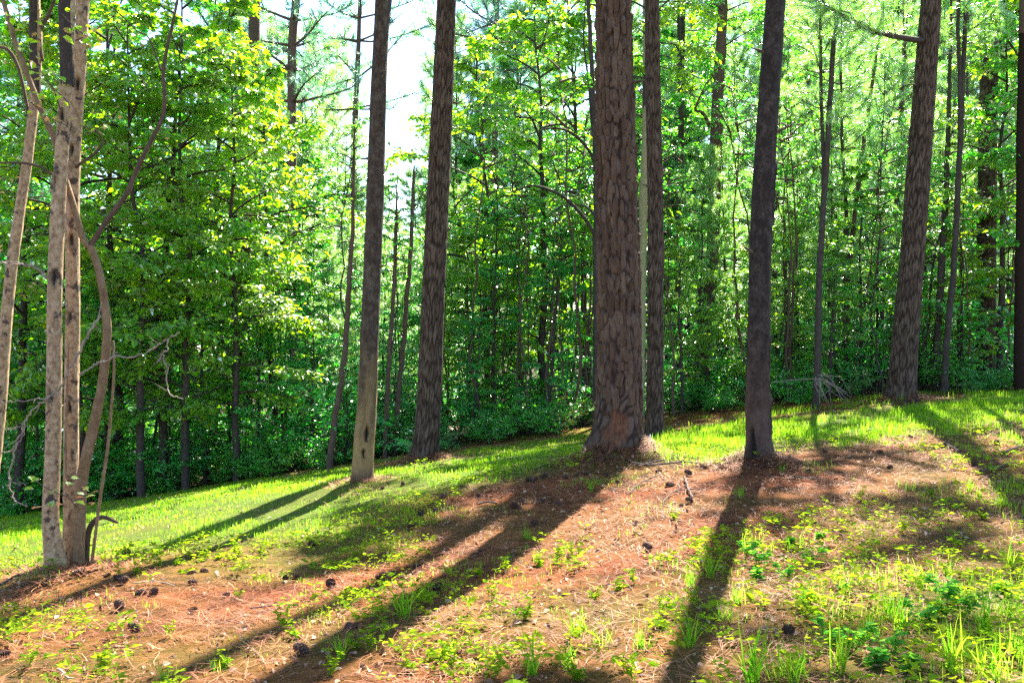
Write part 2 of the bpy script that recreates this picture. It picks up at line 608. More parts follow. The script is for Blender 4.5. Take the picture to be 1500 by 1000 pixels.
nu, nv = 260, 330
u = np.linspace(-1, 1, nu)
xs = np.sinh(u * 4.0) / np.sinh(4.0) * 900 + u * 14
v = np.linspace(-0.42, 1, nv)
ys = np.sinh(v * 4.4) / np.sinh(4.4) * 900 + v * 22
X, Y = np.meshgrid(xs, ys)
Z = zg(X, Y)
gr = grassy(X, Y, Z)
gr = np.clip(gr + (fbm(X * 2.2, Y * 2.2, 8, 4) - 0.5) * 0.9 * (gr > 0.03), 0, 1)
i, j = np.meshgrid(np.arange(nv - 1), np.arange(nu - 1), indexing='ij')
a = (i * nu + j).ravel()
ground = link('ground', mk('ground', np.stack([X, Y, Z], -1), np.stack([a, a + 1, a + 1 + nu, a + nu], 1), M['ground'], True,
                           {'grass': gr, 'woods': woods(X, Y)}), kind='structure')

# ------------------------------------------------------------------ labels that single things out
MARKS = [('the pale spotted birch', 85, 848), ('the tan-footed trunk', 530, 708), ('the grey straight pine', 620, 680), ('the thick plated pine', 900, 672),
         ('the dark scarred trunk', 1115, 680), ('the big leaning pine', 1318, 592)]
ORD = ['', 'second', 'third', 'fourth', 'fifth', 'sixth', 'seventh', 'eighth', 'ninth', 'tenth', 'eleventh', 'twelfth', 'thirteenth', 'fourteenth', 'fifteenth',
       'sixteenth', 'seventeenth', 'eighteenth', 'nineteenth', 'twentieth']


def ordinal(k):
    if k < len(ORD):
        return ORD[k]
    return {20: 'twenty-first', 21: 'twenty-second', 22: 'twenty-third', 23: 'twenty-fourth', 24: 'twenty-fifth', 25: 'twenty-sixth', 26: 'twenty-seventh', 27: 'twenty-eighth', 28: 'twenty-ninth'}.get(k, 'number %d' % (k + 1))


GROUND_THINGS, ROW_THINGS = [], []


def label_ground_things():
    b = {}
    for o, phrase, px, py in GROUND_THINGS:
        k = min(range(len(MARKS)), key=lambda q: math.hypot(px - MARKS[q][1], 1.6 * (py - MARKS[q][2])))
        nm, mx, my = MARKS[k]
        dx, dy = px - mx, py - my
        if abs(dy) * 1.6 > abs(dx):
            rel = 'in front of' if dy > 0 else 'behind'
        else:
            rel = 'to the right of' if dx > 0 else 'to the left of'
        b.setdefault((phrase, rel, nm), []).append((math.hypot(dx, dy), o))
    for (phrase, rel, nm), L in b.items():
        L.sort(key=lambda t: t[0])
        for k, (_, o) in enumerate(L):
            o['label'] = f'{phrase} {rel} {nm}' + (', nearest to it' if k == 0 and len(L) > 1 else f', {ordinal(k)} from it' if k else '')


GAPS = [(-9999, 'left of the birch'), (85, 'between birch and brown pine'), (343, 'between brown pine and tan trunk'), (530, 'between tan trunk and grey pine'),
        (625, 'between grey pine and thick pine'), (905, 'between thick pine and dark trunk'), (1113, 'between dark trunk and leaning pine'), (1325, 'right of the leaning pine')]


def label_rows():
    b = {}
    for o, phrase, px in ROW_THINGS:
        g = [t for m, t in GAPS if px >= m][-1]
        b.setdefault((phrase, g), []).append((px, o))
    for (phrase, g), L in b.items():
        L.sort(key=lambda t: t[0])
        for k, (_, o) in enumerate(L):
            o['label'] = f'{phrase} {g}' + (', first from left' if k == 0 and len(L) > 1 else f', {ordinal(k)} from left' if k else '')


# ------------------------------------------------------------------ the named trunks: round meshes with real bark relief
def px_trunk(pts, d, top=None, back=0.0):
    """pts: rows of (px, py, width in px) from foot to top of frame -> rows x, y, z, radius"""
    rows = []
    for px, py, w in pts:
        dd = d + back * (pts[0][1] - py) / FPX * d
        p = at(px, py, dd)
        rows.append([*p, w / FPX * dd / 2])
    rows = np.array(rows)
    foot = rows[0].copy()
    foot[2] = float(zg(foot[0], foot[1]))
    if rows[0, 2] > foot[2] + 0.02:
        rows = np.concatenate([foot[None], rows])
    else:
        rows[0, 2] = foot[2]
    if top:
        e = unit(rows[-1, :3] - rows[-2, :3])
        z1 = rows[-1, 2]
        for k in (0.35, 0.7, 1.0):
            q = rows[-1].copy()
            h = (top - z1) * k
            q[:3] = rows[-1, :3] + e * h / max(e[2], .2) * np.array([1 - .3 * k, 1, 1])
            q[3] = rows[-1, 3] * (1 - 0.75 * k)
            rows = np.concatenate([rows, q[None]]) if k == 0.35 else np.concatenate([rows, q[None]])
    low = rows[0].copy()
    low[2] -= 0.25
    low[3] *= 1.12
    rows = np.concatenate([low[None], rows])
    return rows


class Trunk:
    def __init__(self, rows, flare=0.25, flare_h=0.3, lobes=5, seed=0):
        self.rows = rows
        self.s = seed
        self.flare, self.fh, self.lobes = flare, flare_h, lobes
        self.z0 = rows[1, 2]
        P = smooth_path(rows, 14)
        o = np.argsort(P[:, 2])
        self.P = P[o]

    def centre(self, z):
        return np.interp(z, self.P[:, 2], self.P[:, 0]), np.interp(z, self.P[:, 2], self.P[:, 1]), np.interp(z, self.P[:, 2], self.P[:, 3])

    def radius(self, th, z):
        r = self.centre(z)[2]
        h = np.maximum(z - self.z0, -0.2)
        fl = self.flare * np.exp(-np.maximum(h, 0) / self.fh) * (0.75 + 0.45 * np.sin(self.lobes * th + self.s) + 0.25 * np.sin((self.lobes + 2) * th + 2 * self.s))
        un = 0.035 * (fbm(np.cos(th) * 1.5 + 7 + self.s, np.sin(th) * 1.5 + z * 1.2, 21, 3) - 0.5) * 2
        return r * (1 + fl + un)

    def point(self, th, z, off=0.0):
        x, y, _ = self.centre(z)
        r = self.radius(th, z) + off
        return np.stack([x + r * np.cos(th), y + r * np.sin(th), z + 0 * r], -1)

    def mesh(self, name, mat, z1=None, seg=72, dz=0.025, bark='pine', cu=0.06, cv=0.13, depth=0.012, tan=None, scars=(), bare=False):
        za = self.P[0, 2]
        zb = self.P[-1, 2]
        zf = min(zb, z1 if z1 else 7.5)
        z = np.arange(za, zf, dz)
        if zb > zf + 0.3:
            z = np.concatenate([z, np.linspace(zf, zb, int((zb - zf) / 0.35) + 2)])
        th = np.linspace(0, 2 * np.pi, seg, endpoint=False)
        T, ZZ = np.meshgrid(th, z)
        r0 = float(np.median(self.rows[1:, 3]))
        R = self.radius(T, ZZ)
        A = {}
        if bark == 'pine':
            nc = max(6, round(2 * np.pi * r0 / cu))
            uu = T / (2 * np.pi) * nc + 1.3 * (fbm(np.cos(T) * 2 + 5, ZZ * 2.5 + np.sin(T) * 2, 31 + self.s, 4) - 0.5) * 2
            f1, f2, cid = worley(np.mod(uu, nc), ZZ / cv + 1.1 * fbm(np.cos(T) * 3 + 2, ZZ * 1.5 + np.sin(T) * 3, 37, 3), 41 + self.s, nc)
            e = np.clip((f2 - f1) / 0.42 + 0.5 * (fbm(uu * 1.3, ZZ * 9, 47, 3) - 0.5), 0, 1)
            e = e * e * (3 - 2 * e)
            R = R + depth * (e * (0.65 + 0.5 * cid) - 0.8) + 0.004 * (fbm(uu * 5, ZZ * 22, 51, 3) - 0.5)
            A = {'plate': e, 'cell': cid}
            if bare:
                dth = np.angle(np.exp(1j * (T + 1.72)))
                hh = ZZ - self.z0
                q = np.maximum((dth / 0.62) ** 2, 0) + ((hh - 0.30) / 0.25) ** 2 + 1.6 * (fbm(T * 5, ZZ * 7, 83, 4) - 0.5)
                A['bare'] = np.clip((1.0 - q) * 1.3, 0, 0.9)
        else:
            n = fbm(np.cos(T) * 4 + 3 + self.s, ZZ * 6 + np.sin(T) * 4, 61, 4)
            R = R + depth * (n - 0.5) * 2
            sc = np.zeros(T.shape)
            for sth, sz, wt, wz in scars:
                dth = np.angle(np.exp(1j * (T - sth)))
                q = (dth / wt) ** 2 + ((ZZ - sz) / wz) ** 2 + 0.8 * (fbm(T * 9, ZZ * 14, 71, 3) - 0.5)
                m = np.clip((1 - q) * 2.2, 0, 1)
                sc = np.maximum(sc, m)
                R = R - 0.028 * m + 0.02 * np.exp(-(q - 1.3) ** 2 * 6)
            A = {'scar': sc}
            if tan is not None:
                hh = ZZ - self.z0
                A['tan'] = np.clip((tan - hh) / 1.2 + (fbm(T * 2, ZZ * 3, 77, 3) - 0.5) * 1.2, 0, 1) * np.clip((hh - 0.03) / 0.2 + 0.2, 0.15, 1)
            else:
                A['tan'] = np.zeros(T.shape)
        x, y, _ = self.centre(ZZ)
        V = np.stack([x + R * np.cos(T), y + R * np.sin(T), ZZ], -1)
        m = len(z)
        i, j = np.meshgrid(np.arange(m - 1), np.arange(seg), indexing='ij')
        a = (i * seg + j).ravel()
        b = (i * seg + (j + 1) % seg).ravel()
        F = np.stack([a, b, b + seg, a + seg], 1)
        return mk(name, V, F, mat, True, A)


# ------------------------------------------------------------------ foliage prototypes
def curve(p0, d0, length, n, droop, wob, g):
    """a limb: starts at p0 along d0 and bends by droop (negative = up)"""
    P = [np.array(p0, float)]
    d = unit(d0)
    for k in range(n):
        d = unit(d + np.array([0, 0, -droop / n]) + g.normal(0, wob, 3))
        P.append(P[-1] + d * length / n)
    return np.array(P)


def spray(P, nl, wid, g, leaf, lw=0.62, tilt=0.42, hexa=False, hang=0.2):
    """leaves in a flat layer along the twig P"""
    t = g.uniform(0.08, 1.02, nl)
    k = t * (len(P) - 1)
    i0 = np.clip(k.astype(int), 0, len(P) - 2)
    fr = (k - i0)[:, None]
    Q = P[i0] * (1 - fr) + P[i0 + 1] * fr
    T = unit(P[i0 + 1] - P[i0])
    side = unit(np.cross(T, np.array([0, 0, 1.0]) + 0 * T))
    sg = g.choice([-1.0, 1.0], nl)[:, None]
    off = np.abs(g.normal(0, wid, nl))[:, None] * (1 - 0.5 * t[:, None])
    Q = Q + side * sg * off + g.normal(0, wid * 0.2, (nl, 3)) - np.array([0, 0, 1]) * off * 0.12
    D = unit(T * 0.6 + side * sg * 0.9 + g.normal(0, 0.35, (nl, 3)) - np.array([0, 0, hang]))
    N = unit(np.array([0, 0, 1.0]) + g.normal(0, tilt, (nl, 3)))
    L = leaf * g.uniform(0.5, 1.3, nl)
    return leaf_geo(Q, D, N, L, L * lw * g.uniform(0.8, 1.15, nl), 0.1, hexa)


def broadleaf(seed, H=10.0, cb=2.0, R=2.2, limbs=26, subs=5, nl=95, leaf=0.11, r0=0.09, lean=0.04, tilt=0.45, gapfrac=0.12, shape='round', wob=0.045):
    g = np.random.default_rng(seed)
    W, Lf = Geo(), Geo()
    n = 14
    t = np.linspace(0, 1, n)
    ang = g.uniform(0, 6.28)
    P = np.stack([lean * H * t ** 1.5 * np.cos(ang) + np.cumsum(g.normal(0, wob, n)), lean * H * t ** 1.5 * np.sin(ang) + np.cumsum(g.normal(0, wob, n)), H * t], 1)
    P -= P[0]
    P[0, 2] = -0.3
    W.add(*tube(P, r0 * (1 - 0.93 * t) + 0.004, 7))
    for k in range(limbs):
        f = (k + g.uniform(0, 1)) / limbs
        if g.random() < gapfrac:
            continue
        tt = cb / H + (0.97 - cb / H) * f
        p0 = np.array([np.interp(tt, t, P[:, c]) for c in range(3)])
        az = k * 2.4 + g.normal(0, 0.5)
        prof = (math.sin(math.pi * (0.18 + 0.80 * f)) ** 0.7) if shape == 'round' else (1.0 - 0.75 * f)
        ln = R * prof * g.uniform(0.65, 1.2)
        up = g.uniform(0.1, 0.65) + 0.5 * f
        d0 = np.array([math.cos(az), math.sin(az), up])
        B = curve(p0, d0, ln, 6, g.uniform(0.3, 0.9), 0.09, g)
        W.add(*tube(B, np.linspace(0.02 + 0.012 * ln / R, 0.005, 7), 4))
        Lf.add(*spray(B[3:], int(nl * 0.7), 0.16, g, leaf, tilt=tilt))
        for s in range(subs):
            q = g.uniform(0.25, 0.95)
            i0 = min(int(q * 6), 5)
            b0 = B[i0] + (B[i0 + 1] - B[i0]) * (q * 6 - i0)
            T = unit(B[i0 + 1] - B[i0])
            sd_ = unit(np.cross(T, [0, 0, 1])) * (1 if s % 2 else -1)
            l2 = ln * g.uniform(0.25, 0.5) * (1.15 - 0.5 * q)
            C = curve(b0, T * 0.6 + sd_ * g.uniform(0.5, 1.0) + np.array([0, 0, g.normal(0.1, 0.2)]), l2, 4, 0.4, 0.12, g)
            W.add(*tube(C, np.linspace(0.009, 0.003, 5), 3))
            Lf.add(*spray(C, int(nl * g.uniform(0.5, 1.2)), 0.09 + 0.11 * l2, g, leaf, tilt=tilt))
    return W, Lf


def needle_tufts(Lf, C, A, g, nn, ln, w):
    """tufts at centres C pointing along A, nn needles each"""
    m = len(C)
    C = np.repeat(C, nn, 0)
    A = np.repeat(unit(A), nn, 0)
    D = unit(A * 0.75 + g.normal(0, 0.62, (m * nn, 3)))
    b = C - A * g.uniform(0, ln * 0.9, (m * nn, 1))
    l = ln * g.uniform(0.7, 1.15, (m * nn, 1))
    sx = unit(np.cross(D, g.normal(0, 1, (m * nn, 3))))
    tip = b + D * l + np.array([0, 0, -1.0]) * l * 0.12
    V = np.stack([b - sx * w / 2, b + sx * w / 2, tip], 1).reshape(-1, 3)
    Lf.add(V, np.arange(m * nn * 3).reshape(-1, 3))


def pine(seed, H=14.0, cb=5.0, R=2.6, whorls=14, per=4, tufts=9, nn=42, ln=0.19, w=0.007, r0=0.11, lean=0.03, conic=0.6):
    g = np.random.default_rng(seed)
    W, Lf = Geo(), Geo()
    n = 12
    t = np.linspace(0, 1, n)
    ang = g.uniform(0, 6.28)
    P = np.stack([lean * H * t * np.cos(ang) + np.cumsum(g.normal(0, 0.03, n)), lean * H * t * np.sin(ang) + np.cumsum(g.normal(0, 0.03, n)), H * t], 1)
    P -= P[0]
    P[0, 2] = -0.3
    W.add(*tube(P, r0 * (1 - 0.92 * t) + 0.004, 7))
    cs, ax = [], []
    for k in range(whorls):
        f = (k + 0.3 * g.random()) / whorls
        tt = cb / H + (1 - cb / H) * f
        p0 = np.array([np.interp(tt, t, P[:, c]) for c in range(3)])
        for q in range(per):
            if g.random() < 0.14:
                continue
            az = k * 0.9 + q * 6.283 / per + g.normal(0, 0.3)
            ln2 = R * (1 - conic * f) * (0.55 + 0.45 * min(1, f * 5)) * g.uniform(0.6, 1.15)
            B = curve(p0, [math.cos(az), math.sin(az), g.uniform(0.05, 0.45) + 0.4 * f], ln2, 6, g.uniform(-0.5, 0.25), 0.07, g)
            W.add(*tube(B, np.linspace(0.008 + 0.010 * ln2, 0.005, 7), 4))
            for s in range(tufts):
                u_ = g.uniform(0.35, 1.0)
                i0 = min(int(u_ * 6), 5)
                b0 = B[i0] + (B[i0 + 1] - B[i0]) * (u_ * 6 - i0)
                T = unit(B[i0 + 1] - B[i0])
                dv = unit(T * 0.8 + g.normal(0, 0.55, 3) + np.array([0, 0, 0.35]))
                l3 = g.uniform(0.12, 0.5) * (0.6 + 0.2 * ln2)
                e = b0 + dv * l3
                W.add(*tube(np.array([b0, (b0 + e) / 2 + g.normal(0, .02, 3), e]), [0.006, 0.005, 0.004], 3))
                cs.append(e)
                ax.append(dv)
                if l3 > 0.25:
                    cs.append(b0 + dv * l3 * 0.55)
                    ax.append(dv)
    cs.append(P[-1])
    ax.append(np.array([0, 0, 1.0]))
    needle_tufts(Lf, np.array(cs), np.array(ax), g, nn, ln, w)
    return W, Lf


def protos(fn, seeds, woodmat, leafmat, wname, lname, **kw):
    out = []
    for s in seeds:
        W, Lf = fn(s, **kw)
        out.append((W.mesh(wname, woodmat, True), Lf.mesh(lname, leafmat)))
    return out


PR = {}
PR['broad_bright'] = protos(broadleaf, (1, 2, 3), M['bark_stem'], M['leaf_bright'], 'trunk', 'crown', H=10, cb=1.6, R=2.3, limbs=36, subs=6, nl=56, leaf=0.14)
PR['broad_mid'] = protos(broadleaf, (4, 5, 6), M['bark_stem'], M['leaf_mid'], 'trunk', 'crown', H=10, cb=1.2, R=2.1, limbs=34, subs=6, nl=56, leaf=0.13)
PR['broad_dark'] = protos(broadleaf, (7, 8), M['bark_stem'], M['leaf_dark_shade'], 'trunk', 'crown', H=9, cb=0.8, R=2.0, limbs=32, subs=5, nl=60, leaf=0.12)
PR['young_pine'] = protos(pine, (11, 12, 13), M['bark_stem'], M['needle'], 'trunk', 'crown', H=11, cb=2.2, R=1.9, whorls=19, per=4, tufts=9, nn=44, ln=0.22, w=0.009, r0=0.06)
PR['tall_pine'] = protos(pine, (14, 15), M['bark_brown'], M['needle_hazed'], 'trunk', 'crown', H=20, cb=8.5, R=3.4, whorls=13, per=4, tufts=12, nn=44, ln=0.24, w=0.011, r0=0.16, conic=0.45)
PR['low_crown'] = protos(pine, (17,), M['bark_brown'], M['needle'], 'trunk', 'crown', H=11, cb=.5, R=3.0, whorls=13, per=4, tufts=15, nn=46, ln=0.24, w=0.010, r0=0.13, conic=0.4)  # unseen crown of the leaning pine, made dense to shade the right slope
PR['sapling'] = protos(broadleaf, (21, 22, 23, 24), M['bark_stem'], M['leaf_mid'], 'stem', 'crown', H=6.5, cb=2.2, R=0.9, limbs=16, subs=2, nl=30, leaf=0.1, r0=0.026, lean=0.13, gapfrac=0.2, wob=0.075)
PR['pole'] = protos(broadleaf, (25, 26, 27), M['bark_brown'], M['leaf_mid'], 'stem', 'crown', H=8.5, cb=5.2, R=0.9, limbs=12, subs=2, nl=26, leaf=0.1, r0=0.036, lean=0.12, gapfrac=0.2, wob=0.07)


def shrub(seed, H=1.2, R=0.6, stems=9, nl=85, leaf=0.075, lw=0.6):
    g = np.random.default_rng(seed)
    W, Lf = Geo(), Geo()
    for k in range(stems):
        az = k * 2.4 + g.normal(0, .4)
        ln = H * g.uniform(0.55, 1.1)
        B = curve([g.normal(0, .07), g.normal(0, .07), -0.05], [math.cos(az) * R / H, math.sin(az) * R / H, 1.0], ln, 6, g.uniform(0.2, 0.8), 0.1, g)
        W.add(*tube(B, np.linspace(0.010, 0.003, 7), 4))
        Lf.add(*spray(B[1:], nl, 0.09 + 0.1 * R, g, leaf, lw, 0.55))
        for s in range(2):
            i0 = g.integers(2, 6)
            C = curve(B[i0], [math.cos(az + s * 2 - 1), math.sin(az + s * 2 - 1), g.uniform(.1, .6)], ln * 0.4, 3, 0.4, 0.1, g)
            W.add(*tube(C, np.linspace(0.005, 0.002, 4), 3))
            Lf.add(*spray(C, nl // 2, 0.08, g, leaf, lw, 0.5))
    return W, Lf


PR['shrub'] = protos(shrub, (31, 32, 33), M['bark_stem'], M['leaf_mid'], 'stem', 'foliage')
PR['shrub_dark'] = protos(shrub, (34, 35), M['bark_stem'], M['leaf_dark_shade'], 'stem', 'foliage', H=1.5, R=0.8, stems=11, nl=80, leaf=0.07)
USED = {}


def plant(kind, x, y, sc=1.0, rz=None, name='understory_tree', phrase=None, cat='tree', group=None, label=None, tiltx=0.0, z=None):
    k = USED.get(kind, 0)
    USED[kind] = k + 1
    wm, lm = PR[kind][k % len(PR[kind])]
    zz = float(zg(x, y)) if z is None else z
    rz_ = random.uniform(0, 6.28) if rz is None else rz
    root = empty(name, (x, y, zz), rz_, sc)
    link(wm.name.split('.')[0], wm, root)
    c = link(lm.name.split('.')[0], lm, root)
    c['kind'] = 'stuff'
    tag(root, label or 'tree', cat, group)
    if phrase:
        px, _ = proj(x, y, zz + 1.0)
        ROW_THINGS.append((root, phrase, float(px)))
    return root


def xat(px, d):
    return (px - 750) / FPX * d


# ------------------------------------------------------------------ the thick pine with its bark plates
T3 = px_trunk([(899, 674, 80), (903, 630, 70), (906, 590, 65), (907, 450, 61), (904, 300, 57), (901, 150, 53), (899, 0, 48)], 10.2, top=19.0, back=-0.08)
t3 = Trunk(T3, flare=0.20, flare_h=0.28, lobes=5, seed=1)
root = empty('pine_tree', (T3[1, 0], T3[1, 1], T3[1, 2]))
tag(root, 'thickest pine trunk with reddish brown plated bark and bare orange patch at its foot', 'pine tree', 'mature pines in the clearing')


def place_part(name, me, root, kind=None):
    o = link(name, me, root, kind)
    o.location = (-root.location[0], -root.location[1], -root.location[2])
    return o


place_part('trunk', t3.mesh('trunk', M['bark_thick'], 5.9, 110, 0.025, 'pine', 0.07, 0.2, 0.014, bare=True), root)


def plate_mesh(tr, th, z, wth, hz, g, mat, join=None):
    """one flake of bark: irregular outline, raised middle, lying on the trunk"""
    base = [(-.48, -.25), (-.40, -.44), (-.12, -.50), (.18, -.47), (.42, -.40), (.49, -.12), (.47, .22), (.38, .44), (.08, .50), (-.22, .47), (-.44, .36), (-.50, .05)]
    o = np.array(base) * g.uniform(0.88, 1.14, (12, 1)) + g.normal(0, 0.04, (12, 2))
    o[:, 0] += (g.uniform(-.34, .34)) * o[:, 1]
    o[:, 0] *= 1 + g.uniform(-.35, .35) * o[:, 1]
    thk = g.uniform(0.006, 0.018)
    tu, tv = g.normal(0, 0.007), g.normal(0.003, 0.008)
    A = o * np.array([wth, hz])
    I = A * 0.78 + np.array([g.normal(0, .02) * wth, g.normal(0, .02) * hz])
    I2 = A * 0.4
    V = [tr.point(th + A[:, 0], z + A[:, 1], -0.012),
         tr.point(th + I[:, 0], z + I[:, 1], thk + tu * o[:, 0] * 2 + tv * o[:, 1] * 2 + g.normal(0, .0018, 12)),
         tr.point(th + I2[:, 0], z + I2[:, 1], thk * 1.06 + g.normal(0, .002, 12))]
    V.append(tr.point(np.array([th]), np.array([z]), np.array([thk * 1.1])))
    V = np.concatenate(V)
    k = np.arange(12)
    q = (k + 1) % 12
    F4 = np.concatenate([np.stack([k, q, q + 12, k + 12], 1), np.stack([k + 12, q + 12, q + 24, k + 24], 1)])
    F3 = np.stack([k + 24, q + 24, np.full(12, 36)], 1)
    return V, F4, F3


g = np.random.default_rng(5)
NC = 20
back = Geo()
n_plates = 0
for c in range(NC):
    z = t3.z0 + 0.22 + g.uniform(0, 0.2)
    while z < 5.75:
        hz = 0.11 + 0.30 * g.random() ** 1.6
        zc = z + hz / 2
        th = (c + 0.5) / NC * 2 * np.pi + 0.11 * math.sin(zc * 2.1 + c * 1.7) + 0.07 * math.sin(zc * 5.3 + c)
        wth = 2 * np.pi / NC * g.uniform(0.74, 1.16)
        th += g.normal(0, .03)
        V, F4, F3 = plate_mesh(t3, th, zc, wth, hz * g.uniform(.92, 1.12), g, None)
        z += hz
        bare = zc - t3.z0 < 0.56
        nrm = np.array([math.cos(th), math.sin(th)])
        facing = nrm @ unit(np.array([-T3[1, 0], -T3[1, 1]]))
        if bare and facing > 0.5:
            continue
        if facing > -0.05:
            me = mk('bark_plate', V, [F4, F3], M['bark_plate'], False)
            place_part('bark_plate', me, root)
            n_plates += 1
        else:
            back.add(V, F4, F3)
place_part('bark', back.mesh('bark', M['bark_plate']), root, 'stuff')
print('plates', n_plates)


def crown_of(root, tr, kind, z0, sc):
    """a crown high above the picture, fixed to the trunk top"""
    wm, lm = PR[kind][USED.get('c' + kind, 0) % len(PR[kind])]
    USED['c' + kind] = USED.get('c' + kind, 0) + 1
    x, y, _ = tr.centre(np.array(z0))
    for nm, me in (('branch', wm), ('crown', lm)):
        o = link(nm, me, root, 'stuff' if nm == 'crown' else None)
        o.location = (float(x) - root.location[0], float(y) - root.location[1], z0 - root.location[2])
        o.scale = (sc, sc, sc)
        o.rotation_euler = (0, 0, USED['c' + kind] * 1.3)


def trunk_tree(name, pts, d, mat, label, cat, group, top, flare, fh, seed, crown=None, back=0.0, **kw):
    rows = px_trunk(pts, d, top, back)
    tr = Trunk(rows, flare, fh, 4, seed)
    r = empty(name, rows[1, :3])
    tag(r, label, cat, group)
    place_part('trunk', tr.mesh('trunk', M[mat], **kw), r)
    if crown:
        crown_of(r, tr, crown[0], crown[1], crown[2])
    return r, tr


g_p = 'mature pines in the clearing'
crown_of(root, t3, 'tall_pine', 7.0, 0.75)
r2, t2 = trunk_tree('pine_tree', [(620, 680, 40), (627, 610, 36.5), (634, 450, 34), (641, 300, 33), (648, 150, 31), (654, 0, 28)], 13.0, 'bark_pine',
                    'tall straight pine with finely furrowed grey brown bark beside the tan-footed trunk', 'pine tree', g_p, 18, 0.18, 0.25, 2, ('tall_pine', 7.5, 0.65),
                    seg=90, dz=0.03, cu=0.030, cv=0.28, depth=0.010)
r4, t4 = trunk_tree('pine_tree', [(959, 641, 28), (959, 600, 25), (960, 450, 23.5), (960, 300, 23), (957, 150, 22), (955, 0, 21)], 14.0, 'bark_pine',
                    'slim straight pine standing just behind the thick plated pine', 'pine tree', g_p, 18, 0.2, 0.2, 3, ('tall_pine', 8.0, 0.6),
                    seg=72, dz=0.03, cu=0.030, cv=0.26, depth=0.008)
r7, t7 = trunk_tree('pine_tree', [(1318, 592, 42), (1321, 560, 39), (1327, 480, 36.5), (1336, 380, 34), (1349, 200, 32.5), (1364, 0, 28)], 15.4, 'bark_pine',
                    'big dark furrowed pine leaning to the right at the edge of the wood', 'pine tree', g_p, 19, 0.15, 0.3, 4, ('low_crown', 8.0, 1.0),
                    seg=96, dz=0.03, cu=0.038, cv=0.30, depth=0.013)
r8, t8 = trunk_tree('pine_tree', [(1445, 562, 27), (1445, 400, 26), (1447, 200, 25), (1451, 0, 22)], 19.5, 'bark_pine',
                    'dark pine trunk among leaves beyond the big leaning pine', 'pine tree', g_p, 20, 0.1, 0.3, 5, ('tall_pine', 8.0, 0.7),
                    seg=40, dz=0.05, cu=0.06, cv=0.17, depth=0.014)
r1, t1 = trunk_tree('hardwood_tree', [(531, 708, 31), (534, 640, 30), (537, 600, 28.5), (543, 450, 26), (549, 300, 25.5), (554, 150, 23.5), (560, 0, 21)], 10.0, 'bark_tan',
                    'slender smooth trunk with pale tan foot and small dark cracks, darker above', 'tree', 'slender hardwoods in the clearing', 13, 0.12, 0.12, 6, ('broad_mid', 5.0, 0.8),
                    seg=48, dz=0.025, bark='hard', depth=0.006, tan=1.6, scars=((-1.25, 0.30, 0.24, 0.10), (-1.45, 0.08, 0.16, 0.05)))
r5, t5 = trunk_tree('hardwood_tree', [(1114, 678, 39), (1112, 650, 36), (1110, 600, 34), (1110, 540, 33), (1112, 450, 32), (1113, 380, 32), (1117, 290, 31), (1124, 180, 30), (1136, 0, 28)], 9.0, 'bark_dark',
                    'dark mottled leaning trunk with black scars low on its right side', 'tree', 'slender hardwoods in the clearing', 13, 0.32, 0.13, 7, ('broad_mid', 5.6, 0.7), back=0.0,
                    seg=56, dz=0.022, bark='hard', depth=0.007, tan=1.3, scars=((-2.35, 0.30, 0.30, 0.22), (-0.35, 1.05, 0.42, 0.30), (-0.3, 0.62, 0.3, 0.16), (-0.1, 2.85, 0.4, 0.24), (-1.9, 0.12, 0.5, 0.05)))

gs = np.random.default_rng(18)
for r_, tr_, sts in ((r2, t2, ((2.2, -2.2), (3.3, -.7), (4.4, -1.9), (5.2, .2))), (root, t3, ((4.1, -.35), (4.9, -2.8))), (r4, t4, ((2.6, -1.2), (3.9, -2.6), (4.8, -.3))),
                     (r7, t7, ((3.2, -2.6), (4.6, -.4), (5.4, -2.9), (6.1, -.2))), (r5, t5, ((2.1, -2.6), (3.3, -.5), (4.1, -2.9))), (r1, t1, ((2.4, -.4), (3.6, -2.5), (4.5, -.9)))):
    for h_, th_ in sts:
        zz_ = tr_.z0 + h_
        p_ = tr_.point(np.array(th_), np.array(zz_), -.02)
        dv_ = np.array([math.cos(th_), math.sin(th_), gs.uniform(-.1, .5)])
        ln_ = gs.uniform(.06, .22)
        P_ = np.array([p_, p_ + dv_ * ln_ * .5, p_ + dv_ * ln_ + gs.normal(0, .012, 3)])
        G_ = Geo()
        G_.add(*tube(P_, [.024, .013, .007], 7))
        place_part('branch_stub', G_.mesh('branch_stub', M['stick'], True), r_)

# ------------------------------------------------------------------ slim trees with trunks followed one by one
g_s = 'slim trunks along the wood edge'


def slim(name, pts, d, mat, label, cat='tree', top=None, branches=(), crown=None, group=g_s, kindseed=0):
    rows = px_trunk(pts, d, top)
    G = Geo()
    P = smooth_path(rows, 6)
    gg = np.random.default_rng(len(pts) * 7 + int(abs(pts[0][0])))
    P[1:-1, :2] += gg.normal(0, 0.006, (len(P) - 2, 2))
    G.add(*tube(P[:, :3], P[:, 3], 12))
    r = empty(name, rows[1, :3])
    tag(r, label, cat, group)
    place_part('trunk', G.mesh('trunk', M[mat], True), r)
    for b in branches:
        bp = np.array([[*at(px, py, d + dd), w / FPX * d / 2] for px, py, w, dd in b])
        bp = smooth_path(bp, 5)
        B = Geo()
        B.add(*tube(bp[:, :3], bp[:, 3], 6))
        place_part('branch', B.mesh('branch', M[mat], True), r)
    if crown:
        tr = Trunk(rows)
        crown_of(r, tr, *crown)
    return r


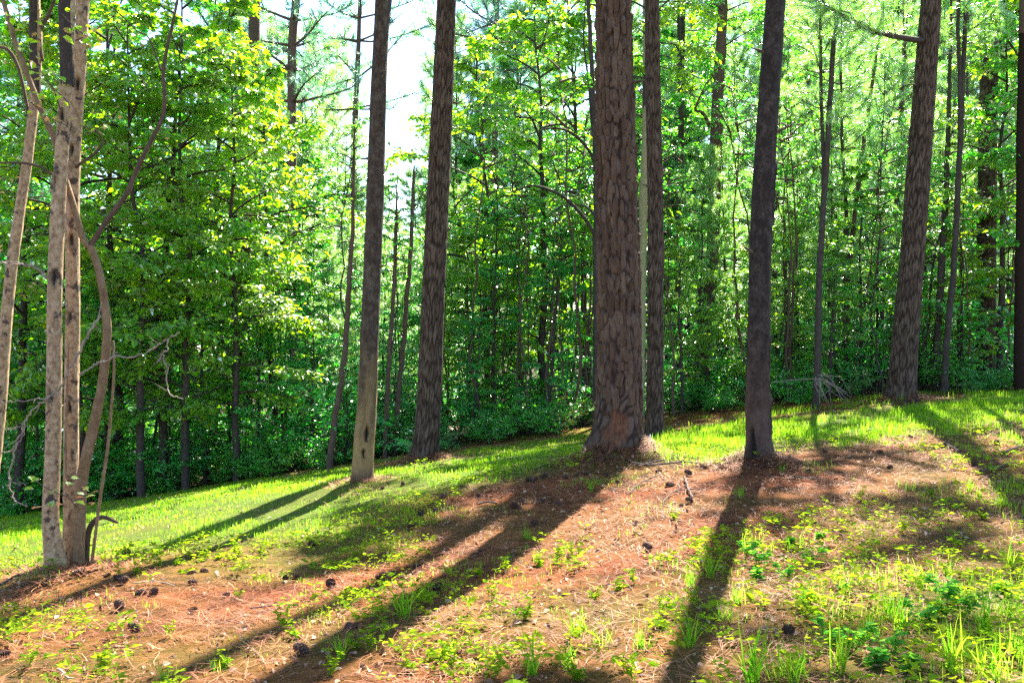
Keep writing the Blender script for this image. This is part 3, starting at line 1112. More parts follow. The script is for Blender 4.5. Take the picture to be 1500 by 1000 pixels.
slim('hardwood_tree', [(1196, 592, 11), (1198, 480, 9.5), (1200, 400, 9), (1212, 220, 8), (1220, 80, 7), (1228, 0, 6)], 15.6, 'bark_stem', 'thin dark straight trunk between the dark scarred trunk and the leaning pine', top=10.5, crown=('young_pine', 3.6, 0.62))
slim('pine_tree', [(1384, 566, 10), (1387, 500, 9), (1396, 400, 8.5), (1407, 200, 7.5), (1414, 28, 6), (1416, 0, 6)], 17, 'bark_stem', 'thin dark trunk just right of the big leaning pine', 'pine tree', top=12, crown=('young_pine', 5.0, .7))
slim('hardwood_tree', [(1370, 560, 11), (1374, 480, 10), (1380, 380, 10), (1386, 280, 8), (1390, 150, 6)], 18.5, 'bark_stem', 'slightly crooked slim trunk close behind the leaning pine on its right', top=9)
slim('pine_tree', [(1238, 520, 8), (1244, 390, 6.5), (1262, 230, 6), (1275, 140, 5), (1288, 52, 4)], 20, 'bark_brown', 'thin leaning stem between two dark trunks, bending right as it rises', 'pine tree', crown=('young_pine', 2.4, .8), top=10)
slim('pine_tree', [(1306, 420, 7), (1312, 312, 6), (1318, 210, 5), (1324, 110, 4)], 23, 'bark_brown', 'thin upright stem seen just left of the big leaning pine', 'pine tree', crown=('young_pine', 3.0, .85), top=11)
slim('hardwood_tree', [(1022, 620, 18), (1030, 500, 18), (1042, 400, 18), (1049, 200, 17.5), (1055, 80, 15), (1059, 0, 14)], 20, 'bark_brown', 'grey brown trunk between the slim pine and the dark scarred trunk, leaning right', top=14,
     branches=(((1040, 186, 6, 0), (1030, 166, 5, -.2), (1019, 161, 4, -.4), (1024, 145, 3, -.5), (1035, 122, 2.5, -.5), (1045, 112, 2, -.5)),), crown=('broad_mid', 6.5, .7))
slim('hardwood_tree', [(992, 610, 12), (993, 480, 11), (994, 400, 10.5), (997, 250, 10), (999, 104, 8), (1000, 0, 7)], 22, 'bark_stem', 'slim dark trunk right of the slim pine, half hidden by leaves', top=12, crown=('broad_mid', 5, .75))
slim('beech_tree', [(938, 620, 13), (939, 500, 13), (941, 350, 12.5), (944, 250, 12), (946, 150, 11), (947, 0, 10)], 17.5, 'bark_beech', 'pale greenish smooth trunk in the slit between the two central pines', top=12, crown=('broad_bright', 5, .7))
slim('hardwood_tree', [(873, 655, 12), (874, 520, 11), (874, 400, 10), (873, 250, 9), (868, 120, 7), (862, 0, 6)], 17.0, 'bark_stem', 'dark trunk with arching limbs hidden behind the left side of the thick pine', top=10,
     branches=(((874, 250, 6, 0), (866, 226, 5, -.2), (850, 205, 4.5, -.4), (832, 192, 4, -.6), (814, 188, 3, -.8), (795, 190, 2.5, -.9), (774, 198, 2, -1)),
               ((872, 346, 6, 0), (855, 318, 5, -.2), (830, 292, 4.5, -.5), (805, 278, 4, -.7), (778, 272, 3, -1), (752, 282, 2, -1.2)),
               ((873, 318, 4, 0), (860, 304, 3.5, .2), (846, 300, 3, .4), (826, 302, 2.5, .6), (808, 310, 2, .7)),
               ((868, 200, 4, 0), (862, 120, 3.5, .3), (855, 60, 3, .4), (858, 0, 2, .5))))
slim('pine_tree', [(340, 705, 20), (347, 560, 19), (354, 470, 18.5), (362, 280, 17.5), (370, 160, 17), (373, 0, 16)], 19, 'bark_brown', 'brown pine trunk half hidden by leaves right of the birch clump', 'pine tree', top=16, crown=('tall_pine', 7.5, .55), group=g_p)
slim('hardwood_tree', [(482, 692, 10), (491, 610, 9), (504, 530, 8.5), (511, 420, 7.5), (516, 340, 6), (518, 240, 4)], 14.6, 'bark_brown', 'thin leaning stem just left of the tan-footed trunk', top=5.4, crown=('sapling', 1.6, .55))
slim('hardwood_tree', [(564, 660, 7), (570, 530, 6.5), (576, 440, 6), (580, 330, 5)], 16, 'bark_brown', 'thin straight stem just right of the tan-footed trunk', top=3.9, crown=('sapling', 0.9, .5))
slim('hardwood_tree', [(578, 660, 8), (586, 550, 7.5), (594, 470, 7), (602, 362, 6), (606, 260, 4)], 16.4, 'bark_brown', 'thin pale stem between the tan-footed trunk and the grey straight pine', top=4.4, crown=('sapling', 1.2, .5))
slim('pine_tree', [(1494, 565, 16), (1495, 420, 15), (1497, 200, 14), (1500, 0, 12)], 16.5, 'bark_pine', 'dark trunk at the far right border of the clearing', 'pine tree', top=14, crown=('tall_pine', 7, .6))
# the three far pines against the sky, with whorled limbs
for pts, d, lab in (([(428, 240, 13), (428, 72, 12.5), (434, 0, 11.5)], 27, 'far pine with level limbs against the sky, right of the brown pine'),
                    ([(518, 260, 9), (521, 160, 8.5), (524, 100, 7.5), (526, 40, 6), (527, 0, 5)], 36, 'far pine with upswept limbs against the sky left of the tan-footed trunk'),
                    ([(724, 260, 10), (726, 100, 9), (728, 0, 7.5)], 34, 'far pine against the sky just right of the grey straight pine')):
    rows = px_trunk(pts, d, 1.6 + 640 / FPX * d)
    P = smooth_path(rows, 5)
    G = Geo()
    G.add(*tube(P[:, :3], P[:, 3], 10))
    r = empty('pine_tree', rows[1, :3])
    tag(r, lab, 'pine tree', 'far pines against the sky')
    place_part('trunk', G.mesh('trunk', M['bark_brown'], True), r)
    gg = np.random.default_rng(int(pts[0][0]))
    W, Lf = Geo(), Geo()
    cs, ax = [], []
    zlo, zhi = 1.6 + 300 / FPX * d, P[-1, 2]
    for k in range(13):
        z = zlo + (zhi - zlo) * (k + gg.uniform(0, .5)) / 13
        c0 = np.array([np.interp(z, P[:, 2], P[:, 0]), np.interp(z, P[:, 2], P[:, 1]), z])
        for q in range(4):
            az = k * 1.1 + q * 1.57 + gg.normal(0, .3)
            ln2 = d * gg.uniform(0.055, 0.10) * (1 - 0.3 * k / 13)
            B = curve(c0, [math.cos(az), math.sin(az), gg.uniform(-.15, .3)], ln2, 7, -gg.uniform(0.1, 0.6), .06, gg)
            W.add(*tube(B, np.linspace(.05, .012, 8), 5))
            for s in range(12):
                u_ = gg.uniform(.3, 1)
                b0 = B[min(int(u_ * 7), 6)]
                dv = unit(unit(B[-1] - B[0]) + gg.normal(0, .7, 3) + [0, 0, .4])
                e = b0 + dv * gg.uniform(.15, .75)
                W.add(*tube(np.array([b0, (b0 + e) / 2, e]), [.014, .01, .008], 3))
                cs += [e, b0 + dv * .3]
                ax += [dv, dv]
    needle_tufts(Lf, np.array(cs), np.array(ax), gg, 34, .26, .012)
    place_part('branch', W.mesh('branch', M['bark_brown'], True), r)
    place_part('crown', Lf.mesh('crown', M['needle_hazed']), r, 'stuff')
    if pts[0][0] == 428:
        pass

# limb of the leaning pine that sweeps left over the clearing
r7b = Geo()
bp = smooth_path(np.array([[*at(px, py, 15.3 - dd), w / FPX * 15.4 / 2] for px, py, w, dd in ((1350, 60, 9, 0), (1320, 55, 8, .2), (1280, 46, 6.5, .5), (1245, 28, 5.5, .7), (1215, 10, 4, .9), (1195, -10, 3, 1.1))]), 5)
r7b.add(*tube(bp[:, :3], bp[:, 3], 7))
place_part('branch', r7b.mesh('branch', M['bark_stem'], True), r7)
nb, tw7 = Geo(), Geo()
cs, ax = [], []
for k in range(46):
    u_ = gs.uniform(.18, 1)
    b0 = bp[min(int(u_ * (len(bp) - 1)), len(bp) - 2), :3]
    dv = unit(np.array([-.5, -.1, .1]) + gs.normal(0, .55, 3))
    e = b0 + dv * gs.uniform(.15, .6)
    tw7.add(*tube(np.array([b0, (b0 + e) / 2 + gs.normal(0, .03, 3), e]), [.008, .006, .004], 4))
    cs += [e, (b0 + e) / 2]
    ax += [dv, dv]
needle_tufts(nb, np.array(cs), np.array(ax), gs, 46, .2, .006)
place_part('twig', tw7.mesh('twig', M['bark_stem'], True), r7)
place_part('needles', nb.mesh('needles', M['needle']), r7, 'stuff')

# ------------------------------------------------------------------ the birch clump at the left
D0 = 6.7
bx = empty('birch_tree', at(92, 846, D0))
tag(bx, 'clump of pale birch stems with dark spots and one curved orange stem, at the left', 'tree')


def stem_part(name, pts, mat, seg=20, dz=None, hard=True, scars=(), flare=0.2, seed=0, d=D0, top=None):
    rows = px_trunk([(a, b, w) for a, b, w in pts], d, top)
    tr = Trunk(rows, flare, 0.12, 4, seed)
    return place_part(name, tr.mesh(name, M[mat], 6.0, seg, 0.03, 'hard', depth=0.005, scars=scars), bx), tr


A_, ta = stem_part('trunk', [(83, 848, 31), (78, 800, 26), (74, 760, 23.5), (76, 700, 22.5), (79, 600, 21.5), (80, 450, 20.5), (84, 330, 20), (92, 200, 18), (99, 80, 17), (102, 0, 16)], 'bark_birch', 36, top=9, seed=1,
                   scars=((-1.6, 1.0, .35, .05), (-1.3, 1.9, .4, .06), (-1.9, 2.6, .35, .07), (-1.5, 3.1, .4, .05)))
B_, tb = stem_part('trunk', [(103, 834, 28), (104, 780, 22.5), (104, 700, 21), (105, 560, 20), (107, 450, 19.5), (106, 330, 19), (109, 220, 18), (116, 110, 17.5), (122, 0, 17)], 'bark_birch', 36, top=9, seed=2, d=6.95,
                   scars=((-1.4, .9, .3, .05), (-1.7, 1.6, .4, .05), (-1.2, 2.2, .4, .06), (-1.6, 2.9, .4, .05), (-1.3, 3.4, .4, .05)))
C_, tc_ = stem_part('trunk', [(113, 832, 19), (117, 740, 17.5), (122, 690, 16), (137, 625, 14.5), (150, 560, 13), (157, 490, 12.5), (153, 440, 11.5), (143, 390, 11), (131, 358, 12)], 'bark_orange', 28, seed=3, d=6.8)


gk = np.random.default_rng(14)


def tube_part(name, pts, mat, parent, d, n=8, sub=5):
    bp = smooth_path(np.array([[*at(p[0], p[1], d + (p[3] if len(p) > 3 else 0)), p[2] / FPX * d / 2] for p in pts]), sub)
    if mat == 'dead_wood':
        bp[1:-1, :3] += gk.normal(0, .007, (len(bp) - 2, 3))
        bp[:, 3] *= gk.uniform(.75, 1.2, len(bp))
    B = Geo()
    B.add(*tube(bp[:, :3], bp[:, 3], n))
    for q_ in range(int(len(bp) / 6) if mat == 'dead_wood' else 0):
        b_ = bp[gk.integers(2, len(bp) - 1)]
        e_ = b_[:3] + gk.normal(0, .06, 3)
        B.add(*tube(np.array([b_[:3], (b_[:3] + e_) / 2 + gk.normal(0, .008, 3), e_]), [b_[3] * .6, b_[3] * .45, b_[3] * .25], 4))
    return place_part(name, B.mesh(name, M[mat], True), parent)


tube_part('branch', [(130, 362, 10), (120, 345, 9.5), (108, 302, 9), (95, 260, 9), (84, 215, 9), (60, 160, 8.5), (40, 110, 8), (22, 60, 7), (10, 20, 6.5), (2, -10, 6)], 'bark_orange', bx, 6.8)
tube_part('branch', [(132, 362, 9), (140, 348, 8), (160, 318, 7.5), (185, 285, 7), (202, 245, 6.5), (222, 205, 6), (238, 172, 5.5), (241, 140, 5), (239, 105, 5), (247, 60, 4.5), (254, 30, 4), (261, -5, 3.5)], 'bark_brown', bx, 6.8)
tube_part('branch', [(103, 255, 5, .15), (115, 242, 4.5), (132, 230, 4), (148, 215, 3), (150, 205, 2.5), (140, 192, 2), (118, 184, 1.5)], 'bark_brown', bx, 6.9)
tube_part('branch', [(236, 104, 3), (228, 80, 2.5), (217, 55, 2.2), (200, 45, 2), (180, 25, 2), (160, 8, 1.5)], 'bark_brown', bx, 6.8)
tube_part('branch', [(76, 256, 4), (60, 245, 4), (42, 240, 3.5), (20, 238, 3), (-8, 239, 2.5)], 'bark_brown', bx, 6.7)
tube_part('branch', [(70, 406, 4), (58, 396, 3.5), (40, 389, 3.2), (20, 386, 3), (-8, 386, 2.5)], 'dead_wood', bx, 6.6)
tube_part('sucker', [(134, 828, 5), (140, 780, 5), (148, 720, 4.8), (157, 660, 4.5), (164, 590, 4.2), (167, 540, 3.8), (166, 500, 3)], 'bark_orange', bx, 6.75)
tube_part('sucker', [(97, 700, 3.5), (96, 650, 3.2), (98, 590, 3), (99, 545, 2.6), (101, 500, 2)], 'bark_orange', bx, 6.6)
tube_part('stub', [(126, 830, 9), (127, 800, 9), (130, 778, 8.5), (137, 764, 8), (150, 757, 6), (168, 763, 5), (171, 765, 4)], 'bark_brown', bx, 6.9)
tube_part('dead_branch', [(149, 462, 3.5), (138, 474, 3.4), (124, 500, 3.4), (108, 530, 3.2), (92, 560, 3), (72, 582, 3), (52, 596, 2.8), (38, 615, 2.8), (28, 640, 2.6), (18, 668, 2.4), (12, 706, 2.3), (18, 726, 2), (28, 737, 1.8), (40, 741, 1.4)], 'dead_wood', bx, 6.55)
tube_part('dead_branch', [(68, 584, 2.2), (45, 586, 2), (25, 589, 1.6), (2, 588, 1.3)], 'dead_wood', bx, 6.5)
tube_part('dead_branch', [(27, 650, 2.2), (14, 660, 2), (0, 664, 1.6)], 'dead_wood', bx, 6.5)
tube_part('dead_branch', [(12, 700, 1.8), (24, 706, 1.5), (37, 711, 1.2)], 'dead_wood', bx, 6.5)
tube_part('dead_branch', [(38, 612, 1.8), (34, 640, 1.6), (22, 650, 1.4)], 'dead_wood', bx, 6.45)
tube_part('dead_branch', [(116, 548, 3), (135, 536, 2.8), (150, 530, 2.7), (176, 523, 2.6), (203, 522, 2.5), (225, 510, 2.3), (245, 496, 2), (263, 487, 1.5)], 'dead_wood', bx, 6.5)
tube_part('dead_branch', [(246, 497, 2, 0), (244, 512, 2), (236, 520, 1.8), (232, 528, 1.6), (240, 520, 1.5), (243, 545, 1.8), (244, 565, 1.8), (252, 580, 1.7), (268, 584, 1.4)], 'dead_wood', bx, 6.5)
wm, lm = PR['broad_bright'][0]
crown_of(bx, ta, 'broad_bright', 3.5, 0.55)

# single large leaves on the birch's low twigs
gl = np.random.default_rng(9)
V, F = leaf_geo(np.zeros((1, 3)), np.array([[0, 1.0, 0]]), np.array([[0, 0, 1.0]]), 0.075, 0.06, 0.1, True)
leaf_me = mk('leaf', V, F, M['leaf_bright'])
for k, (px, py) in enumerate([(70, 128), (78, 108), (92, 54), (122, 40), (60, 120), (75, 133), (88, 125), (64, 138), (126, 66), (120, 62), (84, 112), (96, 125), (52, 100), (58, 138), (48, 118), (122, 184),
                              (86, 716), (100, 710), (112, 722), (124, 728), (130, 715), (140, 725), (108, 735), (92, 738), (72, 735), (62, 742), (118, 712), (134, 735), (50, 715), (58, 700), (44, 696), (146, 718), (104, 700)]):
    o = link('leaf', leaf_me, bx)
    p = at(px, py, 6.45 + gl.uniform(-.12, .1))
    o.location = tuple(p - np.array(bx.location))
    o.rotation_euler = (gl.uniform(-.7, .4), gl.uniform(-.5, .5), gl.uniform(0, 6.28))
    s = gl.uniform(.7, 1.25)
    o.scale = (s, s, s)
for px0, py0, px1, py1, cnt in ((100, 150, 50, 90, 14), (110, 60, 170, 20, 12), (60, 60, 20, 20, 10), (120, 200, 175, 160, 12), (90, 20, 140, 60, 10), (45, 150, 100, 185, 10)):
    tube_part('twig', [(px0, py0, 1.8), ((px0 + px1) / 2, (py0 + py1) / 2 + 5, 1.4), (px1, py1, .9)], 'bark_brown', bx, 6.42)
    for q in range(cnt):
        t_ = gl.uniform(.1, 1.05)
        o = link('leaf', leaf_me, bx)
        p = at(px0 + (px1 - px0) * t_ + gl.normal(0, 7), py0 + (py1 - py0) * t_ + gl.normal(0, 7), 6.42 + gl.normal(0, .06))
        o.location = tuple(p - np.array(bx.location))
        o.rotation_euler = (gl.uniform(-.9, .5), gl.uniform(-.6, .6), gl.uniform(0, 6.28))
        s = gl.uniform(.5, 1.0)
        o.scale = (s, s, s)
tube_part('twig', [(112, 742, 2), (100, 728, 1.8), (84, 722, 1.5), (64, 712, 1.2), (46, 698, 1)], 'bark_brown', bx, 6.5)
tube_part('twig', [(112, 742, 2), (122, 726, 1.6), (136, 722, 1.3), (150, 716, 1)], 'bark_brown', bx, 6.5)
tube_part('twig', [(88, 160, 2), (80, 135, 1.6), (70, 122, 1.3), (50, 108, 1)], 'bark_brown', bx, 6.5)

rows = px_trunk([(-22, 790, 21), (-12, 700, 19), (0, 590, 18), (5, 520, 17), (12, 440, 15.5), (20, 370, 15), (32, 290, 14), (42, 220, 13.5), (50, 150, 13), (55, 60, 12), (52, 0, 11.5)], 8.2, 10)
tr = Trunk(rows, .15, .15, 4, 5)
lx = empty('hardwood_tree', rows[1, :3])
tag(lx, 'spotted slender trunk leaning over the left border behind the birch clump', 'tree', 'slender hardwoods in the clearing')
place_part('trunk', tr.mesh('trunk', M['bark_birch'], 6.0, 28, .03, 'hard', depth=.005), lx)
tube_part('branch', [(46, 190, 5), (30, 110, 5), (14, 75, 5), (-5, 68, 4)], 'bark_brown', lx, 8.2)
tube_part('branch', [(56, 60, 6), (62, 90, 5.5), (58, 50, 5), (70, 25, 5), (82, -5, 4)], 'bark_brown', lx, 8.2)
crown_of(lx, tr, 'broad_bright', 3.8, .5)

# ------------------------------------------------------------------ the wood: understory trees, young pines, poles, shrubs
def wood(kind, lst, name, phrase, cat, group, jitter=0.0):
    for px, d, s in lst:
        if kind in ('broad_mid', 'broad_dark') and d > 19.4 and s > .65:      # set back and enlarged, so that sun reaches the edge crowns
            d, s = d * 1.5, s * 1.38
        if kind == 'young_pine':
            d, s = d * 1.25, s * 1.2
        plant(kind, xat(px, d), d, s, name=name, phrase=phrase, cat=cat, group=group)


gu = 'leafy trees at the edge of the wood'
wood('broad_bright', [(25, 15.6, .95), (165, 16.4, 1.0), (235, 15.6, .92), (310, 17.5, 1.0), (395, 17.2, .78), (205, 14.8, .8), (345, 15.2, .72), (110, 15.0, .85), (270, 15.0, .78), (715, 20.5, .9), (800, 19.5, 1.0), (860, 21, 1.05), (1465, 18.5, .8), (1150, 19.5, .42), (1215, 17.6, .36), (1262, 19.5, .5), (1040, 19, .45), (1345, 19.5, .42), (1410, 18.5, .4), (1100, 18.5, .36), (1000, 18, .4), (690, 18.6, .42), (760, 19.5, .5)],
     'leafy_tree', 'bright yellow green tree', 'tree', gu)
wood('broad_mid', [(100, 18, 1.05), (280, 20, 1.15), (440, 19.5, .72), (-60, 17, 1.1), (760, 23, 1.1), (930, 22.5, 1.0), (985, 25, 1.1), (1070, 22, .5), (1160, 23, .5), (1280, 22.5, .48), (1530, 18, 1.1), (1490, 23, 1.2), (680, 23, .72), (560, 21, .5), (470, 25, .7), (1405, 21, .55)],
     'leafy_tree', 'mid green leafy tree', 'tree', gu)
wood('broad_dark', [(60, 21, 1.3), (190, 22, 1.35), (350, 22.5, 1.2), (520, 22, .5), (615, 22.5, .5), (720, 18.2, .55), (800, 17.6, .45), (1000, 20, .5), (430, 17.2, .5), (300, 15.8, .48), (1230, 18.2, .34), (650, 20, .5), (150, 15.8, .5), (-20, 16.2, .42), (40, 16.0, .38), (85, 17, .5), (215, 16.2, .42), (255, 17.2, .45), (335, 16.6, .4), (375, 16.0, .38), (410, 16.8, .42), (465, 16.5, .36), (120, 17.5, .45), (0, 17.6, .5), (180, 17.4, .45), (540, 18.2, .36), (690, 17.4, .32), (585, 17.6, .33)],
     'leafy_tree', 'dark green leafy tree', 'tree', gu)
gp = 'young pines in the wood'
wood('young_pine', [(500, 24, .78), (545, 28, .75), (600, 27, .7), (650, 29, .8), (700, 30, 1.0), (790, 28, 1.1), (905, 27, 1.2), (1010, 30, 1.1), (1085, 26, 1.0), (1110, 29, 1.25), (1140, 24, .95), (1180, 30, 1.3), (1225, 26, 1.1),
                    (1255, 32, 1.45), (1290, 28, 1.25), (1335, 33, 1.4), (1370, 26, 1.15), (1415, 29, 1.3), (1455, 27, 1.2), (1165, 36, 1.5), (1060, 34, 1.3), (1300, 38, 1.6), (1390, 37, 1.55), (455, 30, 1.1), (400, 28, 1.2), (425, 24, 1.05), (470, 31, 1.25), (505, 34, 1.35), (675, 28, 1.15), (745, 30, 1.25), (380, 33, 1.4), (665, 38, 1.5), (1125, 27, 1.2), (1205, 28, 1.3), (1240, 25, 1.15), (1275, 30, 1.35), (1320, 27, 1.2), (1395, 25, 1.15), (1430, 31, 1.4), (1480, 29, 1.3), (1030, 26, 1.15), (1350, 29, 1.3), (975, 29, 1.2), (1190, 24, 1.0)],
     'young_pine', 'young feathery pine', 'pine tree', gp)
gw = np.random.default_rng(77)
# poles and saplings of the thicket
lst, lst2 = [], []
for k in range(66):
    px = gw.uniform(-60, 1560)
    d = float(edge_y(xat(px, 16))) + gw.uniform(.8, 8.5)
    if 545 < px < 650:
        continue
    (lst if gw.random() < .55 else lst2).append((px, d, gw.uniform(.6, 1.05)))
for k in range(34):
    px = gw.uniform(645, 880) if k % 3 else gw.uniform(960, 1480)
    d = gw.uniform(17.2, 22)
    lst2.append((px, d, gw.uniform(.55, .9)))
wood('sapling', lst, 'sapling', 'slim leafy sapling', 'sapling', 'saplings of the thicket')
wood('pole', lst2, 'sapling', 'bare slim pole tree', 'sapling', 'poles of the thicket')
# low feathery pines among the thicket
for px, d, s_ in ((478, 18.4, .42), (512, 20.5, .5), (590, 19.5, .40), (614, 21.5, .46), (566, 22.5, .5), (645, 19.8, .46), (675, 22, .55), (1020, 19, .5), (1068, 21, .6), (1140, 21.5, .65), (1172, 20.2, .5),
                  (1218, 21.8, .7), (1284, 22.5, .75), (1350, 21.5, .62), (1420, 21, .6)):
    plant('young_pine', xat(px, d), d, s_, name='young_pine', phrase='small feathery pine', cat='pine tree', group='small pines of the thicket')
# shrubs along the edge
ls, ls2 = [], []
for k in range(62):
    px = -40 + k * 26 + gw.uniform(-22, 22)
    d = float(edge_y(xat(px, 16))) + gw.uniform(.2, 2.0)
    if abs(px - 1318) < 40:
        continue
    (ls if gw.random() < .75 else ls2).append((px, d, .22 + .85 * gw.random() ** 1.7))
for k in range(26):
    px = gw.uniform(-50, 520) if k < 18 else gw.uniform(600, 1300)
    d = float(edge_y(xat(px, 16))) + gw.uniform(1.2, 4.0)
    (ls if k % 3 else ls2).append((px, d, gw.uniform(.6, 1.7) if px < 520 else gw.uniform(.5, 1.2)))
wood('shrub', ls, 'shrub', 'low light green shrub', 'shrub', 'shrubs at the edge of the wood')
wood('shrub_dark', ls2, 'shrub', 'low dark green shrub', 'shrub', 'shrubs at the edge of the wood')
# deeper wood: nothing tells these apart
for k in range(70):
    px = gw.uniform(-150, 1650)
    d = gw.uniform(18.5, 30)
    plant('shrub_dark' if k % 3 else 'shrub', xat(px, d), d, gw.uniform(.8, 1.9), name='shrub', cat='shrub', group='shrubs deep in the wood', label='dim green shrub deep in the shade of the wood')
for k in range(80):
    px = gw.uniform(-250, 1750)
    d = gw.uniform(32, 56)
    cap = (EYE + 255 / FPX * d + 1.5) if 455 < px < 690 else (EYE + (470 if px < 1000 else 190) / FPX * d)
    s = min(gw.uniform(.9, 1.7), cap / 10)
    plant(('broad_mid', 'broad_dark')[k % 2], xat(px, d), d, s, name='leafy_tree', cat='tree', group='leafy trees deep in the wood', label='leafy tree deep in the wood, its crown merging with its neighbours')
for k in range(60):
    px = gw.uniform(-250, 1750)
    d = gw.uniform(34, 70)
    if 545 < px < 650:
        px += 110
    cap = (EYE + 250 / FPX * d + 1.5) if 440 < px < 700 else (EYE + 640 / FPX * d)
    s = min(gw.uniform(.7, 1.1), cap / 20)
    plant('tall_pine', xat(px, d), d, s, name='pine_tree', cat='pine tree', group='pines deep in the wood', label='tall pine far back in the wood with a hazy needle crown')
for k in range(60):
    px = gw.uniform(-250, 1750)
    d = gw.uniform(48, 95)
    cap = EYE + 235 / FPX * d
    plant(('broad_dark', 'broad_mid')[k % 2], xat(px, d), d, min(gw.uniform(1.0, 1.7), cap / 10), name='leafy_tree', cat='tree', group='leafy trees deep in the wood', label='leafy tree deep in the wood, its crown merging with its neighbours')

# the far side of the wood reads as one mass of leaves
nf = 90000
fx = gw.uniform(-75, 75, nf)
fy = gw.uniform(62, 100, nf)
cap = np.where((proj(fx, fy, 0 * fx)[0] > 430) & (proj(fx, fy, 0 * fx)[0] < 700), 14.0, 17.0)
top = cap * (0.45 + 0.6 * fbm(fx * .35, fy * .35, 91, 3))
fz = zg(fx, fy) + gw.uniform(0, 1, nf) ** .8 * top
keepm = fbm(fx * .9 + 3 * fz * .3, fz * 1.1 + fy * .4, 93, 3) > .42
fx, fy, fz = fx[keepm], fy[keepm], fz[keepm]
nf = len(fx)
V, F = leaf_geo(np.stack([fx, fy, fz], 1), gw.normal(0, 1, (nf, 3)), unit(gw.normal(0, .6, (nf, 3)) + [0, 0, 1]), gw.uniform(.3, .6, nf), gw.uniform(.2, .4, nf))
fw = link('distant_woods', mk('distant_woods', V, F, M['leaf_mid']), kind='stuff')
tag(fw, 'distant leafy woods closing the view behind the trunks', 'woods')

# ------------------------------------------------------------------ ground cover: grass, straw, litter
def scatter(n, xr, yr, keep, g):
    x = g.uniform(*xr, n)
    y = g.uniform(*yr, n)
    u_, v_ = proj(x, y, 0 * x - .2)
    m = (u_ > -260) & (u_ < 1760)
    x, y = x[m], y[m]
    z = zg(x, y)
    m = g.random(len(x)) < keep(x, y, z)
    return x[m], y[m], z[m]


def blades(x, y, z, h, w, g, lean=0.5):
    n = len(x)
    az = g.uniform(0, 6.283, n)
    D = np.stack([np.cos(az), np.sin(az), 0 * az], 1)
    Sx = np.stack([-np.sin(az), np.cos(az), 0 * az], 1)
    P = np.stack([x, y, z - 0.005], 1)
    up = np.array([0, 0, 1.0])
    le = np.abs(g.normal(0, lean, n))[:, None]
    h = h[:, None]
    w = w[:, None]
    m = P + up * h * .6 + D * h * le * .3
    t = P + up * h * (1 - .35 * np.minimum(le, 1.6)) + D * h * le * .95
    V = np.stack([P - Sx * w / 2, P + Sx * w / 2, m + Sx * w * .4, m - Sx * w * .4, t], 1).reshape(-1, 3)
    b = np.arange(n)[:, None] * 5
    return V, b + np.array([[0, 1, 2, 3]]), b + np.array([[3, 2, 4]])


gg = np.random.default_rng(3)


def keep_grass(x, y, z):
    g0 = grassy(x, y, z)
    n = fbm(x * 1.7, y * 1.7, 13, 4)
    n2 = fbm(x * 6, y * 6, 17, 2)
    k = np.clip(g0 * 1.1 - 0.33 + (n - .5) * 2.8 + (n2 - .5) * 1.5, 0, 1)
    return k * (1 - woods(x, y)) * np.clip((y - 2) / 5, .6, 1) * (g0 > .02)


x, y, z = scatter(560000, (-11, 12), (2.6, 18.5), keep_grass, gg)
hh = gg.uniform(.014, .045, len(x)) * (1 + .7 * (fbm(x * 1.1, y * 1.1, 23, 2) > .55)) * np.where(x > 1.6, 2.0, 1.0)
V, F4, F3 = blades(x, y, z, hh, gg.uniform(.003, .007, len(x)) * np.clip(y / 8, .6, 1.3), gg)
grass = link('grass', mk('grass', V, [F4, F3], M['grass']), kind='stuff')
tag(grass, 'short green grass covering the lawn and the strip before the wood', 'grass')
print('blades', len(x))


def keep_straw(x, y, z):
    g0 = grassy(x, y, z)
    dr = .25 + 1.5 * np.clip(fbm(x * 2.6, y * 2.6, 57, 4) - .28, 0, .6)
    return dr * np.clip(1.1 - g0 * 1.1, .05, 1) * np.clip(1.35 - y / 13, .12, 1) * (1 - woods(x, y))


